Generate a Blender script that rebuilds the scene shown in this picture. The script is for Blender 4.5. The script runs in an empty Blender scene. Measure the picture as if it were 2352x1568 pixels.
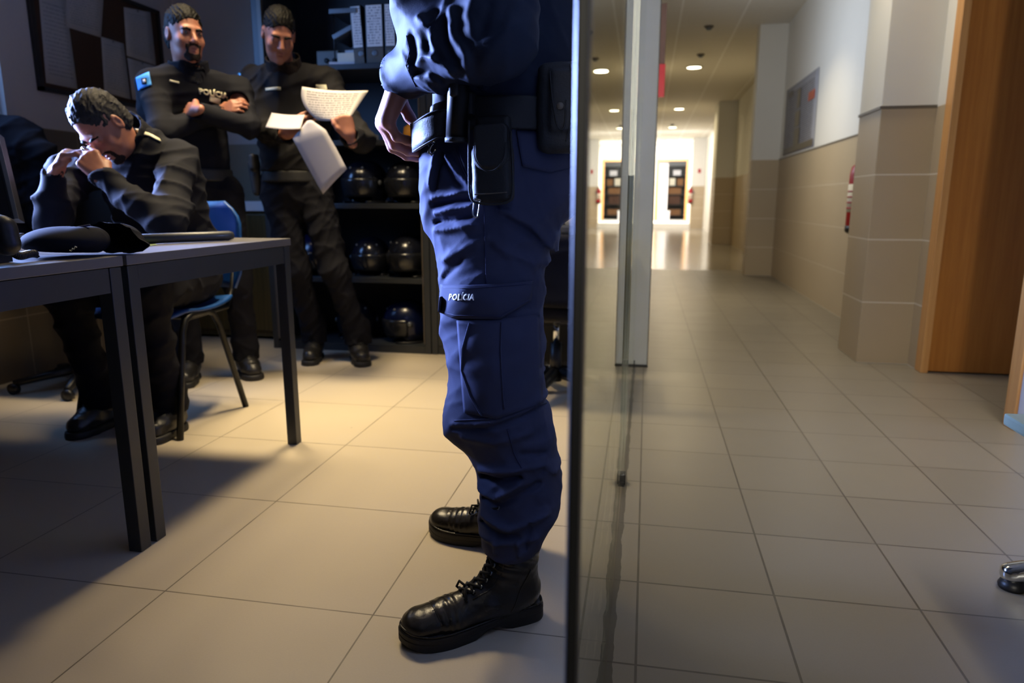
import bpy, bmesh, math, random
import numpy as np
from mathutils import Vector, Matrix
from mathutils.bvhtree import BVHTree
random.seed(4)
rng = np.random.RandomState(3)
SC = bpy.context.scene
COL = SC.collection
PI = math.pi
V = Vector

# ------------------------------------------------------------------ camera
FPX = 1600.0
TH = math.atan(322 / FPX); PH = math.radians(10.82); CH = 0.86
FW = V((-math.sin(PH) * math.cos(TH), math.cos(PH) * math.cos(TH), -math.sin(TH)))
RT = V((math.cos(PH), math.sin(PH), 0)); UP = RT.cross(FW)
cam = bpy.data.cameras.new('camera'); camo = bpy.data.objects.new('camera', cam); COL.objects.link(camo)
M = Matrix((RT, UP, -FW)).transposed().to_4x4(); M.translation = (0, 0, CH); camo.matrix_world = M
cam.sensor_width = 36; cam.lens = FPX / 2352 * 36; cam.clip_start = .02; cam.clip_end = 200
cam.dof.use_dof = True; cam.dof.focus_distance = 1.37; cam.dof.aperture_fstop = 3.6
SC.camera = camo
# ------------------------------------------------------------------ world, exposure
w = bpy.data.worlds.new('world'); SC.world = w; w.use_nodes = True
w.node_tree.nodes['Background'].inputs[0].default_value = (.55, .65, .85, 1)
w.node_tree.nodes['Background'].inputs[1].default_value = .008
SC.view_settings.view_transform = 'Standard'; SC.view_settings.look = 'None'
SC.view_settings.exposure = 0; SC.view_settings.gamma = 1; SC.view_settings.use_curve_mapping = False
try:
    SC.cycles.use_denoising = True
    SC.cycles.max_bounces = 8
except Exception: pass

def area(name, loc, target, sx, sy, power, col, spread=180, shape='RECTANGLE'):
    l = bpy.data.lights.new(name, 'AREA'); l.shape = shape; l.size = sx
    if shape != 'DISK': l.size_y = sy
    l.energy = power; l.color = col; l.spread = math.radians(spread)
    o = bpy.data.objects.new(name, l); COL.objects.link(o); o.location = loc
    o.rotation_euler = (V(target) - V(loc)).to_track_quat('-Z', 'Y').to_euler()
    return o
WARM = (1.0, .79, .47); NEUT = (1, .9, .76); COOL = (.42, .62, 1.0)
area('office_ceiling_light', (-1.2, 2.75, 2.72), (-1.12, 2.6, 0), .22, .45, 20, WARM, 80)
area('office_ceiling_light', (-1.75, 2.75, 2.72), (-1.4, 2.6, 0), .22, .45, 11, WARM, 76)
area('office_ceiling_light', (-2.3, 2.75, 2.72), (-1.7, 2.2, 0), .22, .45, 4, WARM, 76)
area('office_window_light', (-2.93, 2.1, 1.36), (-.4, 1.5, 1.12), 1.0, .6, 135, (.31, .44, 1.0), 50)
area('office_window_light', (-2.93, 2.5, 1.8), (-1.9, 2.8, 1.3), .7, .9, 16, (.20, .42, 1.0), 130)
area('corridor_side_fill', (-.02, 5.9, 1.95), (1.5, 5.9, 2.0), 1.5, 1.0, 11, (.78, .86, 1.0), 150)  # fill light added to brighten the right-hand corridor wall
area('entrance_daylight', (.14, -2.85, 1.9), (.7, 3.5, 1.0), .26, 1.6, 36, (1, .93, .78), 150)
area('corridor_floor_fill', (1.35, 2.0, 2.7), (1.3, 2.3, 0), .4, 2.6, 20, (1, .90, .72), 62)  # added overhead fill for the near corridor floor, no lamp hangs here
area('unseen_corridor_light', (.6, 6.3, 2.74), (.6, 6.3, 0), .2, .2, 12, (1, .82, .48), 100)
area('unseen_corridor_light', (.9, 3.9, 2.74), (.95, 3.9, 0), .3, .3, 8, (1, .86, .6), 84)  # extra fill added out of view to lift the floor and door
area('hall_daylight', (.5, 24.0, 2.7), (.8, 25.6, .8), 2.4, 1.2, 230, (1, .98, .93), 170)
area('hall_daylight', (.7, 20.5, 2.72), (.9, 22.5, .5), 1.2, 2.5, 110, (1, .97, .95), 170)

# ------------------------------------------------------------------ pixel helper (gives a place on a plane)
def ray(px, py): return FW + RT * ((px - 1176) / FPX) - UP * ((py - 784) / FPX)
def W(px, py, y):
    d = ray(px, py); return V((0, 0, CH)) + d * (y / d.y)
def G(px, py, z=0.0):
    d = ray(px, py); return V((0, 0, CH)) + d * ((z - CH) / d.z)
def WX(px, py, x):
    d = ray(px, py); return V((0, 0, CH)) + d * (x / d.x)

# ------------------------------------------------------------------ materials
def s2l(c):
    return tuple(((v / 255) / 12.92 if v / 255 <= .04045 else ((v / 255 + .055) / 1.055) ** 2.4) for v in c) + (1,)
class NT:
    def __init__(s, name):
        s.m = bpy.data.materials.new(name); s.m.use_nodes = True; s.t = s.m.node_tree; s.t.nodes.clear()
        s.out = s.n('ShaderNodeOutputMaterial')
    def n(s, typ, **kw):
        nd = s.t.nodes.new(typ)
        for k, v in kw.items(): setattr(nd, k, v)
        return nd
    def l(s, a, b): s.t.links.new(a, b)
    def math(s, op, a, b=None, c=None):
        nd = s.n('ShaderNodeMath', operation=op)
        for i, v in enumerate((a, b, c)):
            if v is None: continue
            if hasattr(v, 'node'): s.l(v, nd.inputs[i])
            else: nd.inputs[i].default_value = v
        return nd.outputs[0]
    def mix(s, f, a, b):
        nd = s.n('ShaderNodeMix', data_type='RGBA')
        for i, v in ((0, f), (6, a), (7, b)):
            if hasattr(v, 'node'): s.l(v, nd.inputs[i])
            else: nd.inputs[i].default_value = v
        return nd.outputs[2]
    def noise(s, scale, vec=None, detail=3, rough=.5):
        nd = s.n('ShaderNodeTexNoise'); nd.inputs['Scale'].default_value = scale
        nd.inputs['Detail'].default_value = detail; nd.inputs['Roughness'].default_value = rough
        if vec is not None: s.l(vec, nd.inputs['Vector'])
        return nd.outputs[0]
    def pos(s):
        g = s.n('ShaderNodeNewGeometry'); return g.outputs['Position']
    def obj(s): return s.n('ShaderNodeTexCoord').outputs['Object']
    def sep(s, v):
        nd = s.n('ShaderNodeSeparateXYZ'); s.l(v, nd.inputs[0]); return nd.outputs
    def scale(s, v, sc):
        nd = s.n('ShaderNodeVectorMath', operation='MULTIPLY'); s.l(v, nd.inputs[0]); nd.inputs[1].default_value = sc
        return nd.outputs[0]
    def bsdf(s, col, rough=.5, metal=0, spec=.5, bump=None, bs=.2, bd=.002, sheen=0, coat=0, trans=0, emit=None, es=0):
        b = s.n('ShaderNodeBsdfPrincipled')
        for nm, v in (('Base Color', col), ('Roughness', rough), ('Metallic', metal), ('Specular IOR Level', spec)):
            if hasattr(v, 'node'): s.l(v, b.inputs[nm])
            else: b.inputs[nm].default_value = v
        b.inputs['Sheen Weight'].default_value = sheen; b.inputs['Coat Weight'].default_value = coat
        b.inputs['Coat Roughness'].default_value = .15
        b.inputs['Transmission Weight'].default_value = trans
        if emit: b.inputs['Emission Color'].default_value = emit; b.inputs['Emission Strength'].default_value = es
        if bump is not None:
            bn = s.n('ShaderNodeBump'); bn.inputs['Strength'].default_value = bs; bn.inputs['Distance'].default_value = bd
            s.l(bump, bn.inputs['Height']); s.l(bn.outputs[0], b.inputs['Normal'])
        s.l(b.outputs[0], s.out.inputs[0]); return b
def plain(name, rgb, rough=.5, metal=0, spec=.5, var=.12, vs=12, bump=0, sheen=0, coat=0, lin=None):
    t = NT(name); c = lin if lin else s2l(rgb); nz = t.noise(vs, t.obj())
    d = tuple(v * (1 - var) for v in c[:3]) + (1,); e = tuple(min(1, v * (1 + var)) for v in c[:3]) + (1,)
    col = t.mix(nz, d, e)
    hb = t.noise(vs * 14, t.obj()) if bump else None
    t.bsdf(col, rough, metal, spec, hb, bump, .002, sheen, coat); return t.m
def fabric(name, lin, rough=.85, sheen=.0, cell=900):
    t = NT(name); o = t.obj(); nz = t.noise(7, o, 4)
    c = t.mix(nz, tuple(v * .8 for v in lin) + (1,), tuple(v * 1.25 for v in lin) + (1,))
    wv = t.n('ShaderNodeTexWave'); wv.inputs['Scale'].default_value = cell / 6.3; wv.bands_direction = 'DIAGONAL'
    t.l(o, wv.inputs['Vector'])
    h = t.math('ADD', t.math('MULTIPLY', wv.outputs[0], .12), t.noise(320, o))
    t.bsdf(c, rough, 0, .13, h, .25, .0006, sheen); return t.m
def leather(name, lin, rough=.3, cr=60, bs=.4):
    t = NT(name); o = t.obj()
    nz = t.noise(cr, o, 5, .6); rr = t.math('ADD', t.math('MULTIPLY', t.noise(18, o), .3), rough - .13)
    mp = t.math('MULTIPLY', nz, 1.0)
    t.bsdf(t.mix(nz, tuple(v * .7 for v in lin) + (1,), tuple(v * 1.4 for v in lin) + (1,)), rr, 0, .5, mp, bs, .003); return t.m
def grid_line(t, coord, period, phase, width):
    # 1 on a joint line of the given width, 0 elsewhere
    a = t.math('SUBTRACT', coord, phase - period * 200); f = t.math('MODULO', a, period)
    d = t.math('MINIMUM', f, t.math('SUBTRACT', period, f))
    return t.math('SMOOTHSTEP' if False else 'LESS_THAN', d, width / 2)
def floor_mat(name, a, b, joint, px, phx, py, phy, jw, rough, gloss_noise=.08, xj=None, bs=.15):
    t = NT(name); p = t.pos(); x, y, z = t.sep(p)
    gx = grid_line(t, x, px, phx, jw); gy = grid_line(t, y, py, phy, jw)
    g = t.math('MAXIMUM', gx, gy)
    ix = t.math('FLOOR', t.math('DIVIDE', t.math('SUBTRACT', x, phx), px)); iy = t.math('FLOOR', t.math('DIVIDE', t.math('SUBTRACT', y, phy), py))
    cb = t.n('ShaderNodeCombineXYZ'); t.l(ix, cb.inputs[0]); t.l(iy, cb.inputs[1])
    wn = t.n('ShaderNodeTexWhiteNoise'); t.l(cb.outputs[0], wn.inputs[0])
    c = t.mix(wn.outputs[0], a, b)
    sp = t.noise(260, p, 2); c = t.mix(t.math('MULTIPLY', sp, .35), c, tuple(v * .72 for v in a[:3]) + (1,))
    bl = t.noise(3.0, p, 4); c = t.mix(t.math('MULTIPLY', bl, .25), c, tuple(v * .75 for v in a[:3]) + (1,))
    # small dirt specks
    vo = t.n('ShaderNodeTexVoronoi'); vo.inputs['Scale'].default_value = 3.1; t.l(p, vo.inputs['Vector'])
    sk = t.math('LESS_THAN', vo.outputs['Distance'], .014)
    c = t.mix(t.math('MULTIPLY', sk, .6), c, (.05, .04, .03, 1))
    jn = t.noise(9, p, 3)
    c = t.mix(t.math('MULTIPLY', g, t.math('ADD', t.math('MULTIPLY', jn, .7), .45)), c, joint)
    if xj is not None:   # dirty joint where the glass meets the floor
        d = t.math('ABSOLUTE', t.math('SUBTRACT', x, xj))
        n2 = t.noise(14, p, 4)
        wd = t.math('MULTIPLY', n2, .016)
        near = t.math('MULTIPLY', t.math('LESS_THAN', d, wd), .8)
        c = t.mix(near, c, (.035, .03, .022, 1))
    h = t.math('SUBTRACT', t.math('MULTIPLY', sp, .12), g)
    rr = t.math('ADD', t.math('MULTIPLY', t.noise(5, p), gloss_noise), rough)
    t.bsdf(c, rr, 0, .5, h, bs, .002); return t.m
def wall_mat(name, paint, tile, joint, top, rowh, hper=None, haxis='y', hph=0.0, jw=.006):
    t = NT(name); p = t.pos(); x, y, z = t.sep(p)
    isT = t.math('LESS_THAN', z, top)
    g = grid_line(t, z, rowh, top, jw)
    if hper: g = t.math('MAXIMUM', g, grid_line(t, x if haxis == 'x' else y, hper, hph, jw))
    nz = t.noise(3, p); sp = t.noise(220, p)
    tc = t.mix(nz, tile, tuple(v * .9 for v in tile[:3]) + (1,)); tc = t.mix(t.math('MULTIPLY', sp, .2), tc, tuple(v * .8 for v in tile[:3]) + (1,))
    tc = t.mix(g, tc, joint)
    pc = t.mix(nz, paint, tuple(v * .93 for v in paint[:3]) + (1,))
    c = t.mix(isT, pc, tc)
    rr = t.math('SUBTRACT', .8, t.math('MULTIPLY', isT, .35))
    t.bsdf(c, rr, 0, .5, t.math('SUBTRACT', t.math('MULTIPLY', sp, .1), t.math('MULTIPLY', g, isT)), .2, .002); return t.m
def wood(name, c1, c2, rough=.35, axis='z'):
    t = NT(name); o = t.pos(); s = t.scale(o, (26, 26, .9))
    n1 = t.noise(2.2, s, 6, .62); s2 = t.scale(o, (90, 90, 3)); n2 = t.noise(3, s2, 3)
    r = t.n('ShaderNodeValToRGB'); r.color_ramp.elements[0].position = .36; r.color_ramp.elements[1].position = .66
    r.color_ramp.elements[0].color = c1; r.color_ramp.elements[1].color = c2; t.l(n1, r.inputs[0])
    c = t.mix(t.math('MULTIPLY', n2, .3), r.outputs[0], tuple(v * .6 for v in c1[:3]) + (1,))
    t.bsdf(c, rough, 0, .4, n2, .08, .001); return t.m
def emis(name, rgb, st):
    t = NT(name); e = t.n('ShaderNodeEmission'); e.inputs[0].default_value = rgb; e.inputs[1].default_value = st
    t.l(e.outputs[0], t.out.inputs[0]); return t.m
def printed(name, paper, ink, rows=26, scale=1.0, dens=.52, header=True):
    # rows of small dark marks on a sheet, from its UV map
    t = NT(name); uv = t.n('ShaderNodeUVMap').outputs[0]; u, v, _ = t.sep(uv)
    row = t.math('MODULO', t.math('MULTIPLY', v, rows), 1.0)
    inrow = t.math('MULTIPLY', t.math('GREATER_THAN', row, .3), t.math('LESS_THAN', row, .75))
    cb = t.n('ShaderNodeCombineXYZ'); t.l(t.math('MULTIPLY', u, 60 * scale), cb.inputs[0]); t.l(t.math('FLOOR', t.math('MULTIPLY', v, rows)), cb.inputs[1])
    nz = t.noise(1.0, cb.outputs[0], 2)
    m = t.math('MULTIPLY', inrow, t.math('GREATER_THAN', nz, dens))
    mu = t.math('MULTIPLY', t.math('GREATER_THAN', u, .1), t.math('LESS_THAN', u, .9))
    mv = t.math('MULTIPLY', t.math('GREATER_THAN', v, .08), t.math('LESS_THAN', v, .92))
    m = t.math('MULTIPLY', t.math('MULTIPLY', m, mu), mv)
    t.bsdf(t.mix(t.math('MULTIPLY', m, .8), paper, ink), .75); return t.m

MT = {}
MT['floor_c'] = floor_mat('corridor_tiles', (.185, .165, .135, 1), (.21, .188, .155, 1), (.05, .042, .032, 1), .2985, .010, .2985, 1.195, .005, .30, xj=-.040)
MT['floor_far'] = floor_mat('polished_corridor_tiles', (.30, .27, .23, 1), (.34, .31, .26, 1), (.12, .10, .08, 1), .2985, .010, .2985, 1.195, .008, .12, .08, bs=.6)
MT['floor_o'] = floor_mat('office_tiles', (.50, .43, .32, 1), (.53, .455, .34, 1), (.10, .08, .055, 1), .495, -.045, .4865, 1.255, .0035, .34, xj=-.046)
MT['wall_c'] = wall_mat('corridor_wall', s2l((222, 220, 214)), s2l((186, 168, 140)), s2l((206, 194, 174)), 1.325, .331, jw=.005)
MT['wall_p'] = wall_mat('pillar_wall', s2l((222, 220, 214)), s2l((186, 168, 140)), s2l((220, 212, 198)), 1.325, .331)
MT['wall_o'] = wall_mat('office_wall', s2l((196, 188, 184)), s2l((112, 98, 80)), s2l((140, 128, 108)), 1.22, .305, .45, 'y', .2)
MT['wall_bounce_cut'] = plain('bounce_cut_dark', (60, 58, 60), .9)  # unseen walls coloured dark to keep bounced light low
MT['wall_end'] = plain('hall_wall', (235, 232, 225), .8, var=.03)
MT['plaster'] = plain('white_plaster', (205, 208, 212), .8, var=.05)
MT['trimdark'] = plain('grey_edge_strip', (92, 84, 74), .4)
def ceil_mat():
    t = NT('ceiling_panels'); p = t.pos(); x, y, z = t.sep(p)
    g = t.math('MAXIMUM', grid_line(t, x, .64, .27, .022), t.math('MULTIPLY', grid_line(t, y, .64, .2, .012), .3))
    c = t.mix(t.noise(40, p), s2l((214, 208, 196)), s2l((226, 222, 212)))
    t.bsdf(t.mix(g, c, s2l((240, 238, 232))), .8, 0, .3, g, .3, .003); return t.m
MT['ceil'] = ceil_mat()
MT['wood'] = wood('varnished_beech', s2l((176, 112, 48)), s2l((194, 130, 60)))
MT['woodframe'] = wood('beech_frame', s2l((205, 148, 88)), s2l((222, 168, 106)))
MT['olive'] = wood('olive_brown_board', s2l((70, 58, 30)), s2l((92, 78, 44)))
MT['black'] = plain('black_plastic', (18, 18, 20), .42)
MT['blackm'] = plain('black_powder_coat', (10, 10, 11), .45, spec=.3)
MT['anthr'] = plain('anthracite_steel', (52, 55, 58), .42, metal=.2)
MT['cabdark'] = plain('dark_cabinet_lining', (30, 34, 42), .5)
MT['steel'] = plain('grey_steel', (120, 124, 128), .35, metal=.7)
MT['chrome'] = plain('chrome', (215, 218, 222), .12, metal=1, var=.03)
MT['top'] = plain('grey_laminate', (92, 90, 90), .42, var=.06, vs=60)
MT['blue'] = plain('blue_plastic', (6, 62, 124), .45)
MT['white'] = plain('white_enamel', (205, 212, 214), .4, var=.03)
MT['col'] = plain('pale_grey_column_paint', (218, 219, 206), .45, var=.04)
MT['red'] = plain('red_paint', (165, 18, 28), .3)
MT['papero'] = plain('office_paper', (166, 162, 166), .8, var=.03)
MT['paper'] = plain('paper', (212, 210, 214), .8, var=.03)
MT['cream'] = plain('cream_card', (224, 216, 196), .8, var=.04)
MT['card'] = plain('brown_cardboard', (130, 92, 58), .8)
MT['card2'] = plain('dark_cardboard', (84, 56, 42), .8)
MT['sheet'] = printed('typed_sheet', s2l((178, 174, 172)), s2l((90, 88, 92)), 22)
MT['hand'] = printed('handwritten_sheet', s2l((172, 166, 160)), s2l((74, 72, 80)), 13, .6, .47)
MT['label'] = printed('binder_label', s2l((226, 226, 226)), s2l((90, 92, 105)), 16, .15, .5)
MT['poster'] = printed('poster_print', s2l((150, 150, 158)), s2l((70, 66, 70)), 34, .8, .42)
MT['cork'] = plain('cork', (66, 44, 26), .9, var=.3, vs=120)
MT['bframe'] = plain('dark_board_frame', (40, 32, 26), .5)
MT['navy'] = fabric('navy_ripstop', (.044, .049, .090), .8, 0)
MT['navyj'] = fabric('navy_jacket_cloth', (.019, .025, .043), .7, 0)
MT['darkj'] = fabric('black_navy_jacket', (.0065, .007, .011))
MT['greyj'] = fabric('grey_black_jacket', (.013, .0125, .014))
MT['darkt'] = fabric('dark_trousers', (.008, .008, .011))
MT['boot'] = leather('polished_black_leather', (.014, .012, .010), .27, 60, .3)
MT['boot2'] = leather('worn_black_leather', (.012, .011, .010), .38, 70, .3)
MT['belt'] = leather('black_duty_leather', (.012, .012, .012), .60, 260, .3)
MT['sole'] = plain('black_rubber', (24, 22, 20), .6)
MT['lace'] = fabric('black_lace', (.012, .011, .009), .8, .1, 3000)
MT['thread'] = plain('white_thread', (250, 250, 252), .7)
MT['yellowth'] = plain('reflective_print', (205, 198, 165), .5)
MT['seam'] = plain('navy_stitching', (38, 42, 78), .8)
MT['patch'] = plain('light_blue_patch', (60, 150, 235), .6, var=.2, vs=30)
MT['skin'] = None
def skin(name, c, c2):
    t = NT(name); o = t.pos(); n = t.noise(35, o, 4); b = t.bsdf(t.mix(n, s2l(c), s2l(c2)), .5, 0, .4, t.noise(250, o), .25, .001)
    b.inputs['Subsurface Weight'].default_value = .08; b.inputs['Subsurface Radius'].default_value = (.01, .004, .002)
    b.inputs['Subsurface Scale'].default_value = .5
    return t.m
MT['skin'] = skin('skin', (158, 106, 84), (138, 86, 66))
MT['skin2'] = skin('light_skin', (184, 130, 108), (160, 102, 82))
MT['hair'] = fabric('dark_hair', (.004, .0035, .003), .65, 0, 2200)
MT['hairg'] = fabric('greying_hair', (.022, .021, .022), .65, 0, 2200)
MT['beard'] = fabric('dark_stubble', (.016, .011, .009), .8, 0, 2200)
MT['eye'] = plain('eyeball', (84, 76, 70), .2, var=.02)
MT['iris'] = plain('dark_iris', (22, 14, 10), .15)
MT['lip'] = skin('lips', (150, 84, 74), (138, 74, 66))
MT['helm'] = plain('navy_helmet_shell', (20, 22, 32), .2, var=.2)
MT['helmb'] = plain('blue_helmet_shell', (8, 16, 48), .24, var=.2)
t = NT('smoky_visor'); t.bsdf((.012, .013, .016, 1), .22, 0, .5); MT['visor'] = t.m
MT['yellow'] = plain('yellow_plastic', (230, 150, 20), .5)
MT['greenc'] = plain('green_card', (120, 140, 90), .7)
MT['gtable'] = plain('grey_green_laminate', (110, 122, 108), .4)
MT['screen'] = plain('dark_screen', (14, 16, 22), .15)
MT['keys'] = plain('dark_key_caps', (52, 52, 56), .4)
# glass: fresnel mix of clear and mirror, same on both faces
t = NT('door_glass')
geo = t.n('ShaderNodeNewGeometry'); ior = t.math('ADD', 1.52, t.math('MULTIPLY', geo.outputs['Backfacing'], 1 / 1.52 - 1.52))
fr = t.n('ShaderNodeFresnel'); t.l(ior, fr.inputs[0])
tr = t.n('ShaderNodeBsdfTransparent'); tr.inputs[0].default_value = (.95, .97, .95, 1)
gl = t.n('ShaderNodeBsdfGlossy'); gl.inputs['Roughness'].default_value = .0; gl.inputs[0].default_value = (.97, .98, .95, 1)
mx = t.n('ShaderNodeMixShader'); t.l(fr.outputs[0], mx.inputs[0]); t.l(tr.outputs[0], mx.inputs[1]); t.l(gl.outputs[0], mx.inputs[2])
t.l(mx.outputs[0], t.out.inputs[0]); MT['glass'] = t.m

# ------------------------------------------------------------------ object helpers
def link(name, me, mat, parent=None, smooth=False):
    o = bpy.data.objects.new(name, me); COL.objects.link(o)
    if mat is not None:
        me.materials.clear(); me.materials.append(MT[mat] if isinstance(mat, str) else mat)
    if smooth:
        me.polygons.foreach_set('use_smooth', [True] * len(me.polygons))
    if parent is not None:
        o.parent = parent; o.matrix_parent_inverse = parent.matrix_world.inverted()
    return o
def tag(o, label, cat, group=None):
    o['label'] = label; o['category'] = cat
    if group: o['group'] = group
    return o
def struct(o): o['kind'] = 'structure'; return o
def thing(name, loc, label, cat, group=None, rz=0):
    o = bpy.data.objects.new(name, None); COL.objects.link(o); o.location = loc; o.rotation_euler = (0, 0, rz)
    o.empty_display_size = .1
    o.matrix_world = Matrix.Translation(V(loc)) @ Matrix.Rotation(rz, 4, 'Z')
    return tag(o, label, cat, group)
class MB:
    """collects shapes into one mesh"""
    def __init__(s): s.bm = bmesh.new()
    def box(s, lo, hi, bev=0, rot=None, cen=None):
        lo = V(lo); hi = V(hi); c = (lo + hi) / 2
        r = bmesh.ops.create_cube(s.bm, size=1.0, matrix=Matrix.Translation(c) @ Matrix.Diagonal((*(hi - lo), 1)))
        vs = r['verts']
        if bev > 0:
            es = list({e for v in vs for e in v.link_edges})
            g = bmesh.ops.bevel(s.bm, geom=es, offset=bev, segments=2, affect='EDGES', profile=.6)
            vs = list({v for f in g['faces'] for v in f.verts} | {v for v in vs if v.is_valid})
        if rot is not None:
            p = V(cen) if cen is not None else c
            bmesh.ops.rotate(s.bm, verts=vs, cent=p, matrix=rot)
        return s
    def tube(s, pts, r, n=10, cap=True):
        pts = [V(p) for p in pts]; rs = r if isinstance(r, (list, tuple)) else [r] * len(pts)
        rings = []; up = None
        for i, p in enumerate(pts):
            d = (pts[min(i + 1, len(pts) - 1)] - pts[max(i - 1, 0)]).normalized()
            if up is None: up = d.orthogonal().normalized()
            up = (up - d * up.dot(d)).normalized(); b = d.cross(up)
            rings.append([s.bm.verts.new(p + (up * math.cos(a) + b * math.sin(a)) * rs[i]) for a in (2 * PI * k / n for k in range(n))])
        for A, B in zip(rings, rings[1:]):
            for k in range(n): s.bm.faces.new((A[k], A[(k + 1) % n], B[(k + 1) % n], B[k]))
        if cap: s.bm.faces.new(rings[0][::-1]); s.bm.faces.new(rings[-1])
        return s
    def lathe(s, prof, c=(0, 0, 0), n=24, mat=None):
        c = V(c); rings = []
        for r, z in prof:
            ps = [V((max(r, 1e-4) * math.cos(2 * PI * k / n), max(r, 1e-4) * math.sin(2 * PI * k / n), z)) for k in range(n)]
            if mat is not None: ps = [mat @ p for p in ps]
            rings.append([s.bm.verts.new(c + p) for p in ps])
        for A, B in zip(rings, rings[1:]):
            for k in range(n): s.bm.faces.new((A[k], A[(k + 1) % n], B[(k + 1) % n], B[k]))
        s.bm.faces.new(rings[0][::-1]); s.bm.faces.new(rings[-1]); return s
    def prism(s, poly, d):
        """polygon (list of 3D points) pushed along vector d"""
        A = [s.bm.verts.new(V(p)) for p in poly]; B = [s.bm.verts.new(V(p) + V(d)) for p in poly]
        s.bm.faces.new(A[::-1]); s.bm.faces.new(B); n = len(A)
        for k in range(n): s.bm.faces.new((A[k], A[(k + 1) % n], B[(k + 1) % n], B[k]))
        return s
    def strip(s, rows, uv=False):
        """grid of points -> faces"""
        g = [[s.bm.verts.new(V(p)) for p in r] for r in rows]
        lay = s.bm.loops.layers.uv.verify() if uv else None
        R, C = len(rows), len(rows[0])
        for i in range(R - 1):
            for j in range(C - 1):
                f = s.bm.faces.new((g[i][j], g[i][j + 1], g[i + 1][j + 1], g[i + 1][j]))
                if uv:
                    for lp, (a, b) in zip(f.loops, ((i, j), (i, j + 1), (i + 1, j + 1), (i + 1, j))):
                        lp[lay].uv = (b / (C - 1), 1 - a / (R - 1))
        return s
    def build(s, name, mat, parent=None, smooth=False, fix=True):
        if fix: bmesh.ops.recalc_face_normals(s.bm, faces=s.bm.faces)
        me = bpy.data.meshes.new(name); s.bm.to_mesh(me); s.bm.free()
        return link(name, me, mat, parent, smooth)
def solid(o, th, off=0):
    m = o.modifiers.new('thickness', 'SOLIDIFY'); m.thickness = th; m.offset = off; return o
def box(name, lo, hi, mat, parent=None, bev=0, rot=None, cen=None): return MB().box(lo, hi, bev, rot, cen).build(name, mat, parent)
def sheet(name, corners, mat, parent=None, bulge=0, n=8, th=.0006, curl=None):
    tl, tr, br, bl = [V(c) for c in corners]; nr = (tr - tl).cross(bl - tl).normalized(); rows = []
    for i in range(n + 1):
        a = i / n; r = []
        for j in range(n + 1):
            b = j / n; p = tl.lerp(tr, b).lerp(bl.lerp(br, b), a)
            p = p + nr * bulge * math.sin(PI * b) + (nr * curl * math.sin(PI * a) if curl else V((0, 0, 0)))
            r.append(p)
        rows.append(r)
    o = MB().strip(rows, uv=True).build(name, mat, parent, True, fix=False); solid(o, th); return o
def text_mesh(name, body, size, shear=0, bold=0.0, space=1.0):
    cu = bpy.data.curves.new('t', 'FONT'); cu.body = body; cu.size = size; cu.shear = shear; cu.offset = bold
    cu.extrude = 0; cu.align_x = 'CENTER'; cu.align_y = 'CENTER'; cu.space_character = space; cu.resolution_u = 3
    o = bpy.data.objects.new('t', cu); COL.objects.link(o); bpy.context.view_layer.update()
    me = bpy.data.meshes.new_from_object(o.evaluated_get(bpy.context.evaluated_depsgraph_get()))
    bpy.data.objects.remove(o); return me
def text_at(name, body, size, c, right, up, mat, parent=None, shear=0, bold=0.0, th=.0008, surf=None):
    me = text_mesh(name, body, size, shear, bold); right = V(right).normalized(); up = V(up).normalized(); n = right.cross(up)
    for v in me.vertices:
        p = V(c) + right * v.co.x + up * v.co.y
        if surf:
            bvh, d, off = surf; h = bvh.ray_cast(p - V(d) * .3, V(d))
            if h[0] is not None: p = h[0] - V(d) * off
        v.co = p
    o = link(name, me, mat, parent); solid(o, th); return o

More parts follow.
